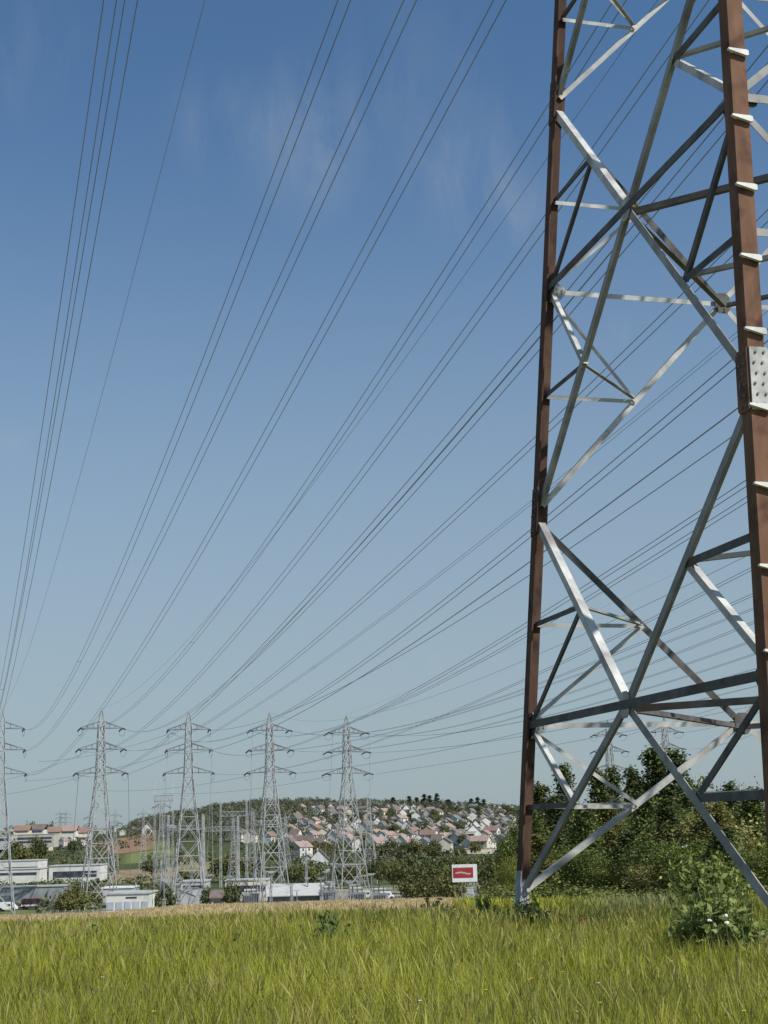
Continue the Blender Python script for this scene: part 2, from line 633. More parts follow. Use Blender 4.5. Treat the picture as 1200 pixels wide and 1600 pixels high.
def make_tree(name, kind, H, W, col_a, col_b, seed, n_cl=240, per=14, size=.4, mat='leaf', trunk=True, label='tree', cat='tree'):
    root = thing(name, (0, 0, 0), label, cat)
    cs, pts, tone = crown_points(kind, H * (.9 if kind == 'round' else 1), W, n_cl, per, seed)
    if kind == 'round':
        pts[:, 2] += H * .1
        cs[:, 2] += H * .1
    ctr = np.array((0, 0, H * .5))
    out = pts - ctr
    out /= np.linalg.norm(out, axis=1, keepdims=True) + 1e-6
    q = leaf_quads(pts, size, .62, out)
    k = rng.random(len(pts))[:, None]
    cols = (np.array(col_a) * k + np.array(col_b) * (1 - k)) * tone[:, None]
    np_quads('crown', q, cols, M[mat], root)
    if trunk:
        r0 = max(.05, H * .018)
        mb = MB()
        top = H * (.75 if kind != 'bush' else .5)
        mb.tube([(0, 0, -.6), (0, 0, .1 * H), (.01 * H, .008 * H, .4 * H), (0, .01 * H, top)], [r0 * 1.35, r0, r0 * .7, r0 * .2], 7)
        mb.build('trunk', M['bark'], root, True)
        pick = cs[np.random.default_rng(seed).permutation(len(cs))[:6]]
        lm = MB()
        for p in pick:
            z0 = min(max(p[2] * .55, .18 * H), .6 * H)
            lm.tube([(0, 0, z0), (p[0] * .5, p[1] * .5, z0 + (p[2] - z0) * .55), tuple(p)], [r0 * .45, r0 * .3, r0 * .1], 5)
        lm.build('limbs', M['bark'], root, True)
    return Proto(root)


# ------------------------------------------------------------------ the big tower
TC = Vector((8.32, 24.0, 0))
PHI, W0, TAPER = -0.528, 6.684, 0.103
LV = {'0': 0.0, 'A': 1.805 + 1.65, 'B': 6.02 + 1.65, 'C': 10.62 + 1.65, 'D': 14.74 + 1.65, 'E': 18.4 + 1.65, 'F': 21.7 + 1.65}
ANG = {'L': math.pi, 'R': -math.pi / 2, 'B': math.pi / 2, 'N': 0.0}


def corner(leg, z):
    w = W0 - TAPER * (z - 1.65)
    a = PHI + ANG[leg]
    return Vector((TC.x + w * math.cos(a), TC.y + w * math.sin(a), z))


def heel(leg, z):
    p = corner(leg, z)
    r = Vector((p.x - TC.x, p.y - TC.y, 0)).normalized()
    return p + r * .125


tower = thing('lattice_tower', (TC.x, TC.y, 0), 'huge near lattice tower with rust brown legs and grey braces at the right edge', 'electricity tower')
TO = Vector((TC.x, TC.y, 0))
FACES = [('L', 'R'), ('R', 'N'), ('N', 'B'), ('B', 'L')]


def face_normal(a, b):
    m = (corner(a, 5) + corner(b, 5)) / 2 - Vector((TC.x, TC.y, 5))
    m.z = 0
    n = m.normalized()
    n.z = TAPER * .7
    return n.normalized()


def member(name, p0, p1, n, s, t=None, inward=True, up=True, mat='steel', cut=.0):
    """an angle iron lying in the face with normal n; its second flange at the upper edge"""
    p0, p1 = p0 - TO, p1 - TO
    a = (p1 - p0)
    L = a.length
    a.normalize()
    p0, p1 = p0 + a * cut, p1 - a * cut
    b = n.cross(a).normalized()
    if b.z < 0:
        b = -b
    if not up:
        b = -b
    # heel at the upper edge, flange hanging down in the face
    mb = MB()
    off = b * (s / 2)
    mb.angle(p0 + off, p1 + off, -b, -n if inward else n, s, t or s * .10)
    return mb.build(name, M[mat], tower)


# legs: three lengths each, the splice plates at B and D
for leg in 'LRBN':
    nb = [n for n in FACES if leg in n]
    o1 = [x for x in nb[0] if x != leg][0]
    o2 = [x for x in nb[1] if x != leg][0]
    d1 = (corner(o1, 5) - corner(leg, 5)).normalized()
    d2 = (corner(o2, 5) - corner(leg, 5)).normalized()
    mb = MB()
    S = .262
    mb.angle(heel(leg, .55) - TO, heel(leg, LV['F'] + .6) - TO, d1, d2, S, .03)
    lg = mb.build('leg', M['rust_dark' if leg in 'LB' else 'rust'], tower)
    # foot: zinc stub and concrete block
    mb = MB()
    mb.angle(heel(leg, -.3) - TO - (d1 + d2) * .012, heel(leg, .72) - TO - (d1 + d2) * .012, d1, d2, S + .03, .012)
    mb.build('leg_stub', M['concrete'], tower)
    mb = MB()
    c = corner(leg, 0) + (d1 + d2) * .12 - TO
    mb.box((c.x, c.y, -.30), (.7, .7, .5), PHI + math.pi / 4, .85)
    mb.build('footing', M['concrete'], tower)
    # splice plates on the two outer faces with bolt heads
    for lv in ('B', 'D'):
        z = LV[lv] - .02
        for da, n in ((d1, face_normal(*nb[0])), (d2, face_normal(*nb[1]))):
            mb = MB()
            axis = (heel(leg, z + 1) - heel(leg, z)).normalized()
            p = heel(leg, z) - TO
            hh, ww = .48, .33
            mb.prism([(.012, -hh), (ww - .05, -hh), (ww, -hh + .06), (ww, hh - .06), (ww - .05, hh), (.012, hh)], p + n * .002, da, axis, n, .02)
            pl = mb.build('splice_plate', M['rust_dark'] if leg == 'L' else M['plate'] if n.dot(to_sun) > 0 else M['rust'], tower)  # sunlight put into the plate tone: pale where facing the sun, brown elsewhere
            if leg in 'LR':
                bm = None
                for iu in range(2):
                    for k in range(6):
                        q = p + n * .022 + da * (.075 + .13 * iu + (.03 if k % 2 else 0)) + axis * (-.40 + .16 * k)
                        if bm is None:
                            b = MB()
                            rr = .021
                            b.prism([(rr * math.cos(i * 1.047), rr * math.sin(i * 1.047)) for i in range(6)], (0, 0, 0), da, axis, n, .025)
                            bo = b.build('bolt', M['bolt'], pl)
                            bm = bo
                        else:
                            bo = bm.copy()
                            col.objects.link(bo)
                            bo.parent = pl
                        bo.location = q

# bracing
for (a, b) in FACES:
    n = face_normal(a, b)
    far = (a, b) in (('N', 'B'), ('B', 'L'))
    inw = not far

    lr = (a, b) == ('L', 'R')

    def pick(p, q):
        # sun and shade put into the colour: the braces falling towards the near leg and the whole far side stay bright
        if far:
            return 'steel_sunlit'
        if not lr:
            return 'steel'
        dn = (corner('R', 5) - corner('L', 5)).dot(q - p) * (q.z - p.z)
        return 'steel_sunlit' if dn < 0 and abs(q.z - p.z) > .5 else 'steel_shaded'

    def Mid(lv):
        return (corner(a, LV[lv]) + corner(b, LV[lv])) / 2
    for lo, mid, hi in (('0', 'A', 'B'), ('B', 'C', 'D'), ('D', 'E', 'F')):
        sz = {'A': .152, 'C': .148, 'E': .14}[mid] * (.72 if far else 1)
        m = Mid(mid)
        for leg in (a, b):
            inset = (m - corner(leg, LV[mid])).normalized()
            zoff = .35 if lo == '0' else .12
            plo = corner(leg, LV[lo] + zoff) + inset * .10
            phi_ = corner(leg, LV[hi] - .30) + inset * .10
            eps = n * (.035 if leg == a else .012)
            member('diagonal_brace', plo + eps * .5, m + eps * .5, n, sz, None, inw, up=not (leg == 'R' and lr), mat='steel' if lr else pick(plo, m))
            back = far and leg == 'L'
            member('diagonal_brace', m + eps, phi_ + eps, n, sz * (1.25 if back else 1), None, inw, mat='steel_shaded' if back else 'steel' if lr and leg == 'R' else pick(m, phi_))
            pm = corner(leg, LV[mid]) + inset * .06
            e2 = n * .05
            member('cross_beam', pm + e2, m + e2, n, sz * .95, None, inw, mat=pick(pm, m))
            # secondary bracing about the middle of each half diagonal
            for pend in (plo, phi_):
                q = (m + pend) / 2
                pq = corner(leg, q.z) + inset * .05
                e3 = n * (-.02)
                big = (.125 if leg != 'L' else .10) * (.8 if far else 1)
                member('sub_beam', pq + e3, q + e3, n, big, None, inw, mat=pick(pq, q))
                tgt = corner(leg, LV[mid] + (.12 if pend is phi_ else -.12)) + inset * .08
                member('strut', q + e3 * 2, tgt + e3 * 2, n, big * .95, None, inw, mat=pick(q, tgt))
        # gusset plate at the crossing
        g = MB()
        across = (corner(b, 5) - corner(a, 5)).normalized()
        upv = n.cross(across)
        if upv.z < 0:
            upv = -upv
        g.prism([(-.17, -.14), (-.09, -.22), (.09, -.22), (.17, -.14), (.17, .14), (.09, .22), (-.09, .22), (-.17, .14)],
                m - TO + n * (.022 if inw else -.03), across, upv, n, .014)
        gp = g.build('gusset_plate', M['steel_shaded' if far else 'plate'], tower)
        # node plates on the legs with their bolts
        for leg in (a, b):
            ax_ = (corner(leg, 9) - corner(leg, 8)).normalized()
            ins = (corner(b if leg == a else a, 5) - corner(leg, 5)).normalized()
            g = MB()
            p = corner(leg, LV[mid]) - TO - n * .012
            g.prism([(.06, -.26), (.36, -.10), (.40, 0), (.36, .10), (.06, .26)], p, ins, ax_, n, .010)
            for (u_, v_) in ((.10, -.15), (.10, .15), (.12, 0), (.21, .05), (.21, -.05), (.31, .03), (.31, -.03)):
                q = p + ins * u_ + ax_ * v_ - n * .02
                g.prism([(.02 * math.cos(i * 1.047), .02 * math.sin(i * 1.047)) for i in range(6)], q, ins, ax_, n, .06)
            g.build('node_plate', M['steel_shaded' if not far else 'plate'], tower)

# plan bracing
for i, (a, b) in enumerate(FACES):
    a2, b2 = FACES[(i + 1) % 4]
    up = Vector((0, 0, 1))
    for lv in 'ACE':
        m1 = (corner(a, LV[lv]) + corner(b, LV[lv])) / 2
        m2 = (corner(a2, LV[lv]) + corner(b2, LV[lv])) / 2
        d = (m2 - m1).normalized()
        side = up.cross(d)
        mb = MB()
        mb.angle(m1 - TO + up * -.12 + d * .1, m2 - TO + up * -.12 - d * .1, side, up, .11, .012)
        mb.build('plan_brace', M['steel_shaded'], tower)
    leg = b
    for lo, mid, hi in (('0', 'A', 'B'), ('B', 'C', 'D'), ('D', 'E', 'F')):
        for end, off in ((lo, .2), (hi, -.3)):
            m1 = (corner(a, LV[mid]) + corner(b, LV[mid])) / 2
            m2 = (corner(a2, LV[mid]) + corner(b2, LV[mid])) / 2
            p = corner(leg, LV[end] + off)
            q1, q2 = (m1 + p) / 2, (m2 + p) / 2
            d = (q2 - q1).normalized()
            mb = MB()
            low = leg == 'R' and end == '0'
            lift = up * (.05 if low else 0)
            mb.angle(q1 - TO + d * .05 + lift, q2 - TO - d * .05 + lift, up.cross(d), up, .11 if low else .075, .012 if low else .009)
            mb.build('corner_tie', M['steel_sunlit' if low else 'steel'], tower)

# climbing steps up the near leg
nRN = face_normal('R', 'N')
dRN = (corner('N', 5) - corner('R', 5)).normalized()
z = 1.65 + 5.58 - 4 * 1.16
first = None
while z < LV['F']:
    p = heel('R', z) - TO
    if first is None:
        mb = MB()
        mb.prism([(-.06, -.012), (.235, -.085), (.275, -.075), (.275, .0), (.235, .012), (-.06, .016)], (0, 0, 0), dRN,
                 Vector((0, 0, 1)), nRN, .05)
        first = mb.build('climbing_step', M['step'], tower)
        so = first
    else:
        so = first.copy()
        col.objects.link(so)
        so.parent = tower
    so.location = p + nRN * .03
    so.rotation_euler = (0, 0, 0)
    z += 1.16


# ------------------------------------------------------------------ distant pylons
def pylon_proto(rz):
    H = 44.4
    root = thing('pylon', (0, 0, 0), 'pylon', 'pylon')

    def half(z):
        return float(np.interp(z, [0, 8, 29, 41.5], [3.8, 2.95, .98, .6]))
    levels = [0, 8, 14.5, 20, 24.8, 29, 32, 35, 38, 41.5]
    cs = [(-1, -1), (1, -1), (1, 1), (-1, 1)]
    for (sx, sy) in cs:
        mb = MB()
        pts = [(sx * half(z), sy * half(z), z) for z in (-2, 0, 8, 29, 41.5)]
        for p, q in zip(pts, pts[1:]):
            mb.bar(p, q, .20)
        mb.build('leg', M['far_steel'], root)
    for k in range(4):
        (ax, ay), (bx, by) = cs[k], cs[(k + 1) % 4]
        mb = MB()
        for z0, z1 in zip(levels, levels[1:]):
            h0, h1 = half(z0), half(z1)
            bw = .13 if z0 > 25 else .11
            mb.bar((ax * h0, ay * h0, z0), (bx * h1, by * h1, z1), bw)
            mb.bar((bx * h0, by * h0, z0), (ax * h1, ay * h1, z1), bw)
            mb.bar((ax * h1, ay * h1, z1), (bx * h1, by * h1, z1), bw)
            if z0 < 25:
                zm = (z0 + z1) / 2
                hm = half(zm)
                mb.bar((ax * hm, ay * hm, zm), (bx * hm, by * hm, zm), .08)
        mb.build('bracing_panel', M['far_steel'], root)
    mb = MB()
    for sx, sy in cs:
        mb.bar((sx * .62, sy * .62, 41.5), (0, 0, H), .13)
    mb.build('peak', M['far_steel'], root)
    tips = {}
    ins = None
    for lvl, (z, L) in enumerate(((39.9, 4.8), (35.2, 5.15), (29.9, 5.6))):
        for s in (-1, 1):
            mb = MB()
            hb = half(z)
            tip = Vector((s * L, 0, z))
            for sy in (-1, 1):
                mb.bar((s * hb, sy * hb, z + 1.5), tip + Vector((0, 0, .12)), .19)
                mb.bar((s * hb, sy * hb, z + .1), tip, .19)
                for t in (.3, .6):
                    lo = Vector((s * hb, sy * hb, z + .1)).lerp(tip, t)
                    hi = Vector((s * hb, sy * hb, z + 1.5)).lerp(tip, t)
                    mb.bar(lo, hi, .09)
                    lo2 = Vector((s * hb, -sy * hb, z + .1)).lerp(tip, min(t + .3, .95))
                    mb.bar(lo, lo2, .08)
            mb.build('crossarm', M['arm_steel'], root)
            for f in (-1, 1):
                if ins is None:
                    mb = MB()
                    pts, rs = [], []
                    for i in range(9):
                        y = -.35 * i
                        pts += [(0, y, -.05 * i), (0, y - .05, -.05 * i), (0, y - .28, -.05 * i)]
                        rs += [.06, .19, .07]
                    mb.tube(pts, rs, 6)
                    ins = mb.build('insulator_string', M['glass_dark'], root)
                    io = ins
                else:
                    io = ins.copy()
                    col.objects.link(io)
                    io.parent = root
                io.location = tip
                io.rotation_euler = (0, 0, 0 if f == -1 else math.pi)
                # jumper: the loop hanging under the arm tip between the two strings
            jm = MB()
            jm.tube([(s * L, -3.1, z - .4), (s * L, -2.4, z - 1.3), (s * L, 0, z - 1.8), (s * L, 2.4, z - 1.3), (s * L, 3.1, z - .4)], .04, 4)
            jm.build('jumper_loop', M['cable'], root)
            tips[(s, lvl + 1)] = tip
    return Proto(root), tips, H


PYL_RZ = R(14)
pyl, TIPS, PH = pylon_proto(PYL_RZ)
PYLONS = {}
PSPEC = [
    (1, 4, 1107, 318, 'pylon cut by the left edge of the photo, before the red roofed town'),
    (2, 159, 1107, 320, 'second pylon from the left, above the long white building with a dark window strip'),
    (3, 295, 1110, 326, 'third pylon from the left, cables dropping straight down from both ends of its arms'),
    (4, 421, 1112, 336, 'fourth pylon from the left, in front of the crest of the wooded hill'),
    (5, 541, 1117, 346, 'fifth pylon from the left, standing right of the long pale shed'),
    (6, 949, 1124, 430, 'pylon seen through the near tower, above the group of slim poplars'),
    (7, 1037, 1119, 430, 'pylon seen through the near tower, just above the tallest poplars'),
]
for (k, px, py, Y, lab) in PSPEC:
    apex = at(px, py, Y)
    gz = ground(apex.x, apex.y)
    sz = (apex.z - gz) / PH
    rz = PYL_RZ + R((k % 3) * 5)
    o = pyl.place((apex.x, apex.y, gz), lab, 'row of big pylons', rz, (1, 1, sz))
    m = Matrix.Translation((apex.x, apex.y, gz)) @ Matrix.Rotation(rz, 4, 'Z') @ Matrix.Diagonal((1, 1, sz, 1))
    PYLONS[k] = {'apex': apex, 'm': m}
    for key, t in TIPS.items():
        PYLONS[k][key] = m @ (t + Vector((0, -3.15, -.4)))

# ------------------------------------------------------------------ the power lines
GAP = .42


def wire_curve(P0, M_px, E_px, kcurv=5.2e-4, dmin=42.0):
    """a hanging cable from P0 that passes the two sighted directions; its near height is chosen for a natural sag"""
    best = None
    dE, dM = ray(*E_px), ray(*M_px)
    D = dmin
    while D < 300:
        P1 = EYE + dE * (D / dE.y)
        D += 1.0
        if P1.z < 4 or P1.z > 60:
            continue
        # vertical plane through P0, P1; meet the mid ray
        dx, dy = P1.x - P0.x, P1.y - P0.y
        nx_, ny_ = dy, -dx
        den = dM.x * nx_ + dM.y * ny_
        if abs(den) < 1e-9:
            continue
        lam = ((P0.x - EYE.x) * nx_ + (P0.y - EYE.y) * ny_) / den
        Pm = EYE + dM * lam
        t = ((Pm.x - P0.x) * dx + (Pm.y - P0.y) * dy) / (dx * dx + dy * dy)
        if not .03 < t < .97:
            continue
        s = (P0.z + (P1.z - P0.z) * t - Pm.z) / (4 * t * (1 - t))
        L = math.hypot(dx, dy)
        want = kcurv * L * L / 8
        e = abs(s - want) / (want + .5)
        if best is None or e < best[0]:
            best = (e, P1, s, L)
    return best


WIRES = [  # pylon, side, level (0 = peak), strands, middle sighting, end sighting
    (1, -1, 1, 2, (43, 850), (172, 0)), (1, -1, 2, 2, (56, 850), (205, 0)), (1, 0, 0, 1, (95, 850), (320, 0)),
    (1, 1, 1, 2, (301, 617), (538, 0)), (1, 1, 2, 2, (358, 617), (641, 0)), (1, 1, 3, 2, (450, 617), (781, 0)),
    (2, -1, 1, 2, (640, 515), (955, 22)), (2, 0, 0, 1, (640, 550), (1022, 8)), (2, -1, 2, 2, (640, 640), (1027, 100)),
    (2, -1, 3, 2, (652, 742), (1015, 310)), (2, 1, 1, 2, (666, 742), (1045, 298)), (2, 1, 2, 2, (553, 950), (835, 690)),
    (2, 1, 3, 2, (560, 993), (985, 660)), (3, -1, 1, 2, (557, 1043), (1140, 574)), (3, -1, 2, 1, (600, 1035), (1143, 645)),
    (3, 1, 1, 1, (600, 1039), (1157, 673)), (3, 1, 2, 2, (665, 1069), (1166, 755)), (4, -1, 1, 2, (665, 1078), (1166, 781)),
    (4, 0, 0, 1, (649, 1097), (1172, 866)), (3, 1, 3, 2, (740, 1098), (1172, 890)), (4, 1, 1, 2, (701, 1116), (1175, 930)),
    (4, -1, 2, 2, (662, 1131), (1180, 950)), (5, -1, 1, 2, (701, 1137), (1172, 975)), (4, 1, 2, 2, (690, 1150), (1180, 1000)),
    (5, 1, 1, 2, (700, 1146), (1185, 1020)), (4, 1, 3, 2, (675, 1176), (1180, 1045)), (5, 1, 2, 2, (690, 1168), (1190, 1070)),
    (5, 1, 3, 2, (690, 1194), (1190, 1100)), (5, 0, 0, 1, (665, 1069), (1172, 840)),
    (6, 1, 1, 2, (1060, 1125), (1190, 1085)), (7, 1, 1, 2, (1120, 1135), (1195, 1110)), (7, 1, 2, 2, (1120, 1165), (1195, 1140)),
]
SIDE = {-1: 'left', 1: 'right', 0: ''}
ARM = {1: 'upper', 2: 'middle', 3: 'lower'}
PNAME = {1: 'the pylon at the left edge', 2: 'the second pylon from the left', 3: 'the third pylon from the left',
         4: 'the fourth pylon from the left', 5: 'the fifth pylon from the left', 6: 'the pylon above the slim poplars',
         7: 'the pylon above the tallest poplars'}
PSHORT = {2: 'the second pylon', 3: 'the third pylon', 4: 'the fourth pylon', 5: 'the fifth pylon'}
WIRE_LOG = []


def catenary(P0, P1, s, t):
    p = P0.lerp(P1, t)
    p.z -= 4 * s * t * (1 - t)
    return p


for (k, side, lvl, ns, mpx, epx) in WIRES:
    P0 = PYLONS[k]['apex'] if lvl == 0 else PYLONS[k][(side, lvl)]
    b = wire_curve(P0, mpx, epx)
    if b is None:
        WIRE_LOG.append((k, side, lvl, 'none'))
        continue
    e, P1, s, L = b
    WIRE_LOG.append((k, side, lvl, round(e, 2), tuple(round(c, 1) for c in P1), round(s, 1)))
    t_end = 1.16
    n = 70
    lat = Vector((P1.y - P0.y, -(P1.x - P0.x), 0)).normalized()
    if lvl == 0:
        lab = f'single thin earth wire running from the peak of {PNAME[k]}'
    else:
        lab = ('twin' if ns == 2 else 'single') + f' cable running from the {SIDE[side]} {ARM[lvl]} arm of {PNAME[k]}'
    root = thing('power_line' if lvl else 'earth_wire', P0, lab, 'power line', 'overhead lines fanning out from the pylon row')
    offs = (-GAP / 2, GAP / 2) if ns == 2 else (0,)
    ts = [t_end * i / n for i in range(n + 1)]
    rad = .0195 if lvl else .014
    if ns == 1 and lvl:
        rad = .032
    for of in offs:
        mb = MB()
        mb.tube([catenary(P0, P1, s, t) + lat * (of * min(1, t * 25)) - P0 for t in ts], rad, 5)
        mb.build('conductor', M['cable'], root, True)
    if ns == 2:
        for t in ((.62,) if len(WIRE_LOG) % 3 == 1 else ()):
            t += random.uniform(-.05, .05)
            p = catenary(P0, P1, s, t) - P0
            mb = MB()
            mb.bar(p - lat * (GAP / 2 + .02), p + lat * (GAP / 2 + .02), .04)
            mb.build('spacer', M['spacer'], root)
print('WIRES', WIRE_LOG)

# droppers: cables hanging down from arm tips into the switchyard, and rear spans to the gantries
for (k, side, lvl, px, Y) in [(3, -1, 1, 252, 318), (3, 1, 1, 333, 318), (3, 1, 2, 322, 330), (3, -1, 3, 258, 330), (4, -1, 1, 383, 330), (4, -1, 2, 390, 342),
                              (5, -1, 1, 505, 352), (5, 1, 1, 577, 352), (2, 1, 3, 205, 352), (2, -1, 3, 110, 372)]:
    tip = PYLONS[k][(side, lvl)]
    g = on_ground(px, Y)
    g.z += 6.5
    mb = MB()
    pts = [tip.lerp(g, t) - Vector((0, 0, 1.2 * math.sin(math.pi * t))) - tip for t in np.linspace(0, 1, 12)]
    mb.tube(pts, .045, 4)
    o = mb.build('down_cable', M['far_steel'])
    o.location = tip
    tag(o, f'cable hanging straight down from the {SIDE[side]} {ARM[lvl]} arm of {PSHORT[k]}', 'cable', 'cables hanging from the pylons')
for (k, side, lvl, tx, ty, TY) in [(2, -1, 2, -40, 1225, 420), (2, -1, 3, -60, 1245, 430), (3, -1, 2, 40, 1220, 430), (3, -1, 1, 60, 1190, 420),
                                   (4, -1, 3, 150, 1235, 440), (5, -1, 3, 255, 1240, 440)]:
    a = PYLONS[k][(side, lvl)] + Vector((0, 6, 0))
    b = at(tx, ty, TY)
    mb = MB()
    pts = [a.lerp(b, t) - Vector((0, 0, 4 * 1.4 * t * (1 - t))) - a for t in np.linspace(0, 1, 16)]
    mb.tube(pts, .035, 4)
    o = mb.build('rear_cable', M['cable'])
    o.location = a
    tag(o, f'faint cable behind the {SIDE[side]} {ARM[lvl]} arm of {PNAME[k]}', 'power line', 'cables running on behind the pylons')

# ------------------------------------------------------------------ vegetation prototypes
T_ROUND = [make_tree('broadleaf_tree', 'round', 10, 9, (0.186, 0.212, 0.032), (0.088, 0.121, 0.024), 11, 420, 18, .32),
           make_tree('broadleaf_tree', 'round', 10, 8, (0.131, 0.166, 0.029), (0.066, 0.095, 0.021), 12, 420, 18, .32),
           make_tree('broadleaf_tree', 'round', 10, 10, (0.230, 0.239, 0.042), (0.121, 0.147, 0.026), 13, 440, 18, .31)]
T_WILLOW = make_tree('willow_tree', 'round', 10, 9, (0.259, 0.239, 0.071), (0.163, 0.167, 0.048), 14, 300, 16, .38)
T_POP = [make_tree('poplar_tree', 'poplar', 14, 3.0, (0.128, 0.153, 0.040), (0.067, 0.089, 0.025), 21, 330, 18, .34),
         make_tree('poplar_tree', 'poplar', 14, 3.6, (0.112, 0.138, 0.035), (0.059, 0.082, 0.025), 22, 350, 18, .34)]
T_THIN = make_tree('young_tree', 'poplar', 10, 3.2, (0.144, 0.162, 0.046), (0.080, 0.103, 0.028), 23, 60, 12, .34)
T_FAR = [make_tree('hedgerow_tree', 'round', 8, 8, (0.141, 0.154, 0.052), (0.089, 0.106, 0.042), 31, 90, 12, .75, 'far_leaf'),  # leaf colours of the far trees paled as distance haze
         make_tree('hedgerow_tree', 'round', 8, 7, (0.112, 0.126, 0.050), (0.071, 0.087, 0.042), 32, 90, 12, .75, 'far_leaf'),
         make_tree('hedgerow_tree', 'round', 8, 9, (0.182, 0.174, 0.060), (0.117, 0.124, 0.048), 33, 90, 12, .75, 'far_leaf')]
T_CON = make_tree('conifer_tree', 'conifer', 12, 4.6, (0.086, 0.102, 0.050), (0.062, 0.076, 0.042), 41, 80, 10, .9, 'far_leaf')


def tree_at(proto, px, top, Y, W, baseH, baseW, label, group=None, dz=0.0):
    """put a tree whose crown top is seen at (px, top) when standing at distance Y"""
    g = on_ground(px, Y)
    H = at(px, top, Y).z - g.z
    return proto.place((g.x, g.y, g.z + dz), label, group, random.uniform(0, 6.28), (W / baseW, W / baseW, H / baseH))


T_SPIRE = [make_tree('upright_tree', 'poplar', 12, 4.0, (0.085, 0.107, 0.029), (0.046, 0.064, 0.020), 24, 300, 18, .34),
           make_tree('upright_tree', 'poplar', 12, 4.0, (0.137, 0.168, 0.040), (0.071, 0.099, 0.024), 25, 300, 18, .34),
           make_tree('upright_tree', 'poplar', 12, 4.0, (0.188, 0.186, 0.044), (0.108, 0.110, 0.026), 26, 300, 18, .34)]


def _spire(px, top, Y):
    return (on_ground(px, Y),)


def _spire_scale(px, top, Y, W):
    H = at(px, top, Y).z - on_ground(px, Y).z
    return (W / 4.0, W / 4.0, H / 12)


# the wood behind the big tower, front row and back row
POPS = [(846, 1226, 175, 5.2), (885, 1197, 178, 4.8), (938, 1204, 182, 4.6), (961, 1201, 185, 4.4), (991, 1201, 188, 4.2), (1006, 1220, 180, 4.0),
        (1030, 1168, 176, 5.6), (1061, 1174, 172, 6.0)]
for i, (px, top, Y, W) in enumerate(POPS):
    lab = ['short slim poplar just right of the near tower left leg', 'slim poplar standing alone with sky on both sides', 'slim poplar at the left of the middle group of four',
           'slim poplar touching the one left of it in the middle group', 'slim poplar with a bare gap on its left in the middle group',
           'shortest narrow poplar at the right end of the middle group', 'tallest dark poplar, left of the closely standing pair',
           'tall broad poplar, right of the closely standing pair'][i]
    tree_at(T_POP[i % 2], px, top, Y, W, 14, 3.0 if i % 2 == 0 else 3.6, lab, 'poplars behind the near tower')
tree_at(T_THIN, 1104, 1218, 150, 3.6, 10, 3.2, 'thin airy young tree against the sky right of the poplars')
BROAD = [  # px, top, Y, W, proto, label
    (800, 1296, 128, 4.6, 1, 'dark leafy tree at the left end of the wood, left of the tower leg'),
    (812, 1268, 150, 7.0, 0, 'tall leafy tree behind the foot of the tower left leg'),
    (850, 1262, 140, 8.0, 1, 'dark tree below the short poplar right of the tower leg'),
    (892, 1272, 132, 8.5, 0, 'mid green tree below the lone slim poplar'),
    (935, 1280, 136, 8.0, 2, 'pale green tree below the middle group of poplars'),
    (978, 1284, 128, 8.0, 1, 'dark green tree below the shortest poplar'),
    (1022, 1262, 134, 8.0, 1, 'very dark tree at the foot of the tallest poplar'),
    (1062, 1268, 112, 8.5, 0, 'broad leafy tree behind the lamp post'),
    (1090, 1240, 190, 8.0, 2, 'far round tree at the right of the poplar pair'),
    (1128, 1238, 185, 8.5, 0, 'far round topped tree against the sky near the right leg'),
    (1165, 1243, 180, 8.0, 2, 'far olive tree just left of the rusty right leg'),
    (1185, 1262, 118, 8.5, 1, 'dark tree at the right edge behind the rusty leg'),
    (1235, 1250, 120, 9.0, 0, 'leafy tree outside the right edge, branches just reaching in'),
    (1018, 1322, 96, 6.5, 1, 'dark rounded bush tree left of the lamp post'),
    (1085, 1318, 92, 7.0, 0, 'leafy tree right of the lamp post, above the elder bush'),
    (1150, 1330, 90, 7.0, 1, 'dark bushy tree above the slanting brace at the right'),
    (960, 1330, 100, 6.0, 0, 'low rounded tree in the front of the wood'),
    (905, 1325, 104, 6.0, 1, 'low dark tree behind the white slanting brace'),
    (795, 1345, 90, 2.6, 2, 'olive green young tree left of the tower leg foot'),
    (858, 1330, 106, 5.6, 0, 'small leafy tree right of the tower leg foot'),
    (1215, 1318, 84, 7.0, 0, 'bushy tree at the lower right edge behind the tower'),
]
for (px, top, Y, W, p, lab) in BROAD:
    tree_at(T_ROUND[p], px, top - (10 if px > 1000 else 0) + random.uniform(-14, 10), Y, W * .78, 10, (9, 8, 10)[p], lab, 'broadleaf trees of the wood behind the tower')
for i, (px, top, Y, W, dk) in enumerate([(826, 1262, 112, 3.4, 1), (868, 1248, 118, 3.6, 0), (912, 1262, 110, 3.4, 1), (950, 1258, 120, 3.8, 2), (1012, 1240, 122, 3.6, 1),
                                         (1044, 1252, 106, 3.4, 0), (1078, 1226, 140, 4.0, 1), (1118, 1258, 100, 3.8, 2), (1146, 1228, 138, 3.8, 0), (1178, 1236, 110, 4.0, 1),
                                         (838, 1306, 96, 2.8, 2), (980, 1302, 100, 3.0, 0), (1128, 1296, 88, 3.2, 1)]):
    (T_SPIRE[dk]).place(*_spire(px, top, Y), nth(i, 13, ('dark', 'mid green', 'olive')[dk] + ' upright tree' if i not in (0, 12) else 'upright tree', 'in the wood behind the near tower'),
                        'upright trees of the wood', random.uniform(0, 6.28), _spire_scale(px, top, Y, W))
tree_at(T_WILLOW, 1112, 1254, 104, 8.0, 10, 9, 'pale grey green willow behind the white beam at the right')
tree_at(T_WILLOW, 1000, 1345, 94, 3.0, 10, 9, 'pale green sapling at the edge of the wood')

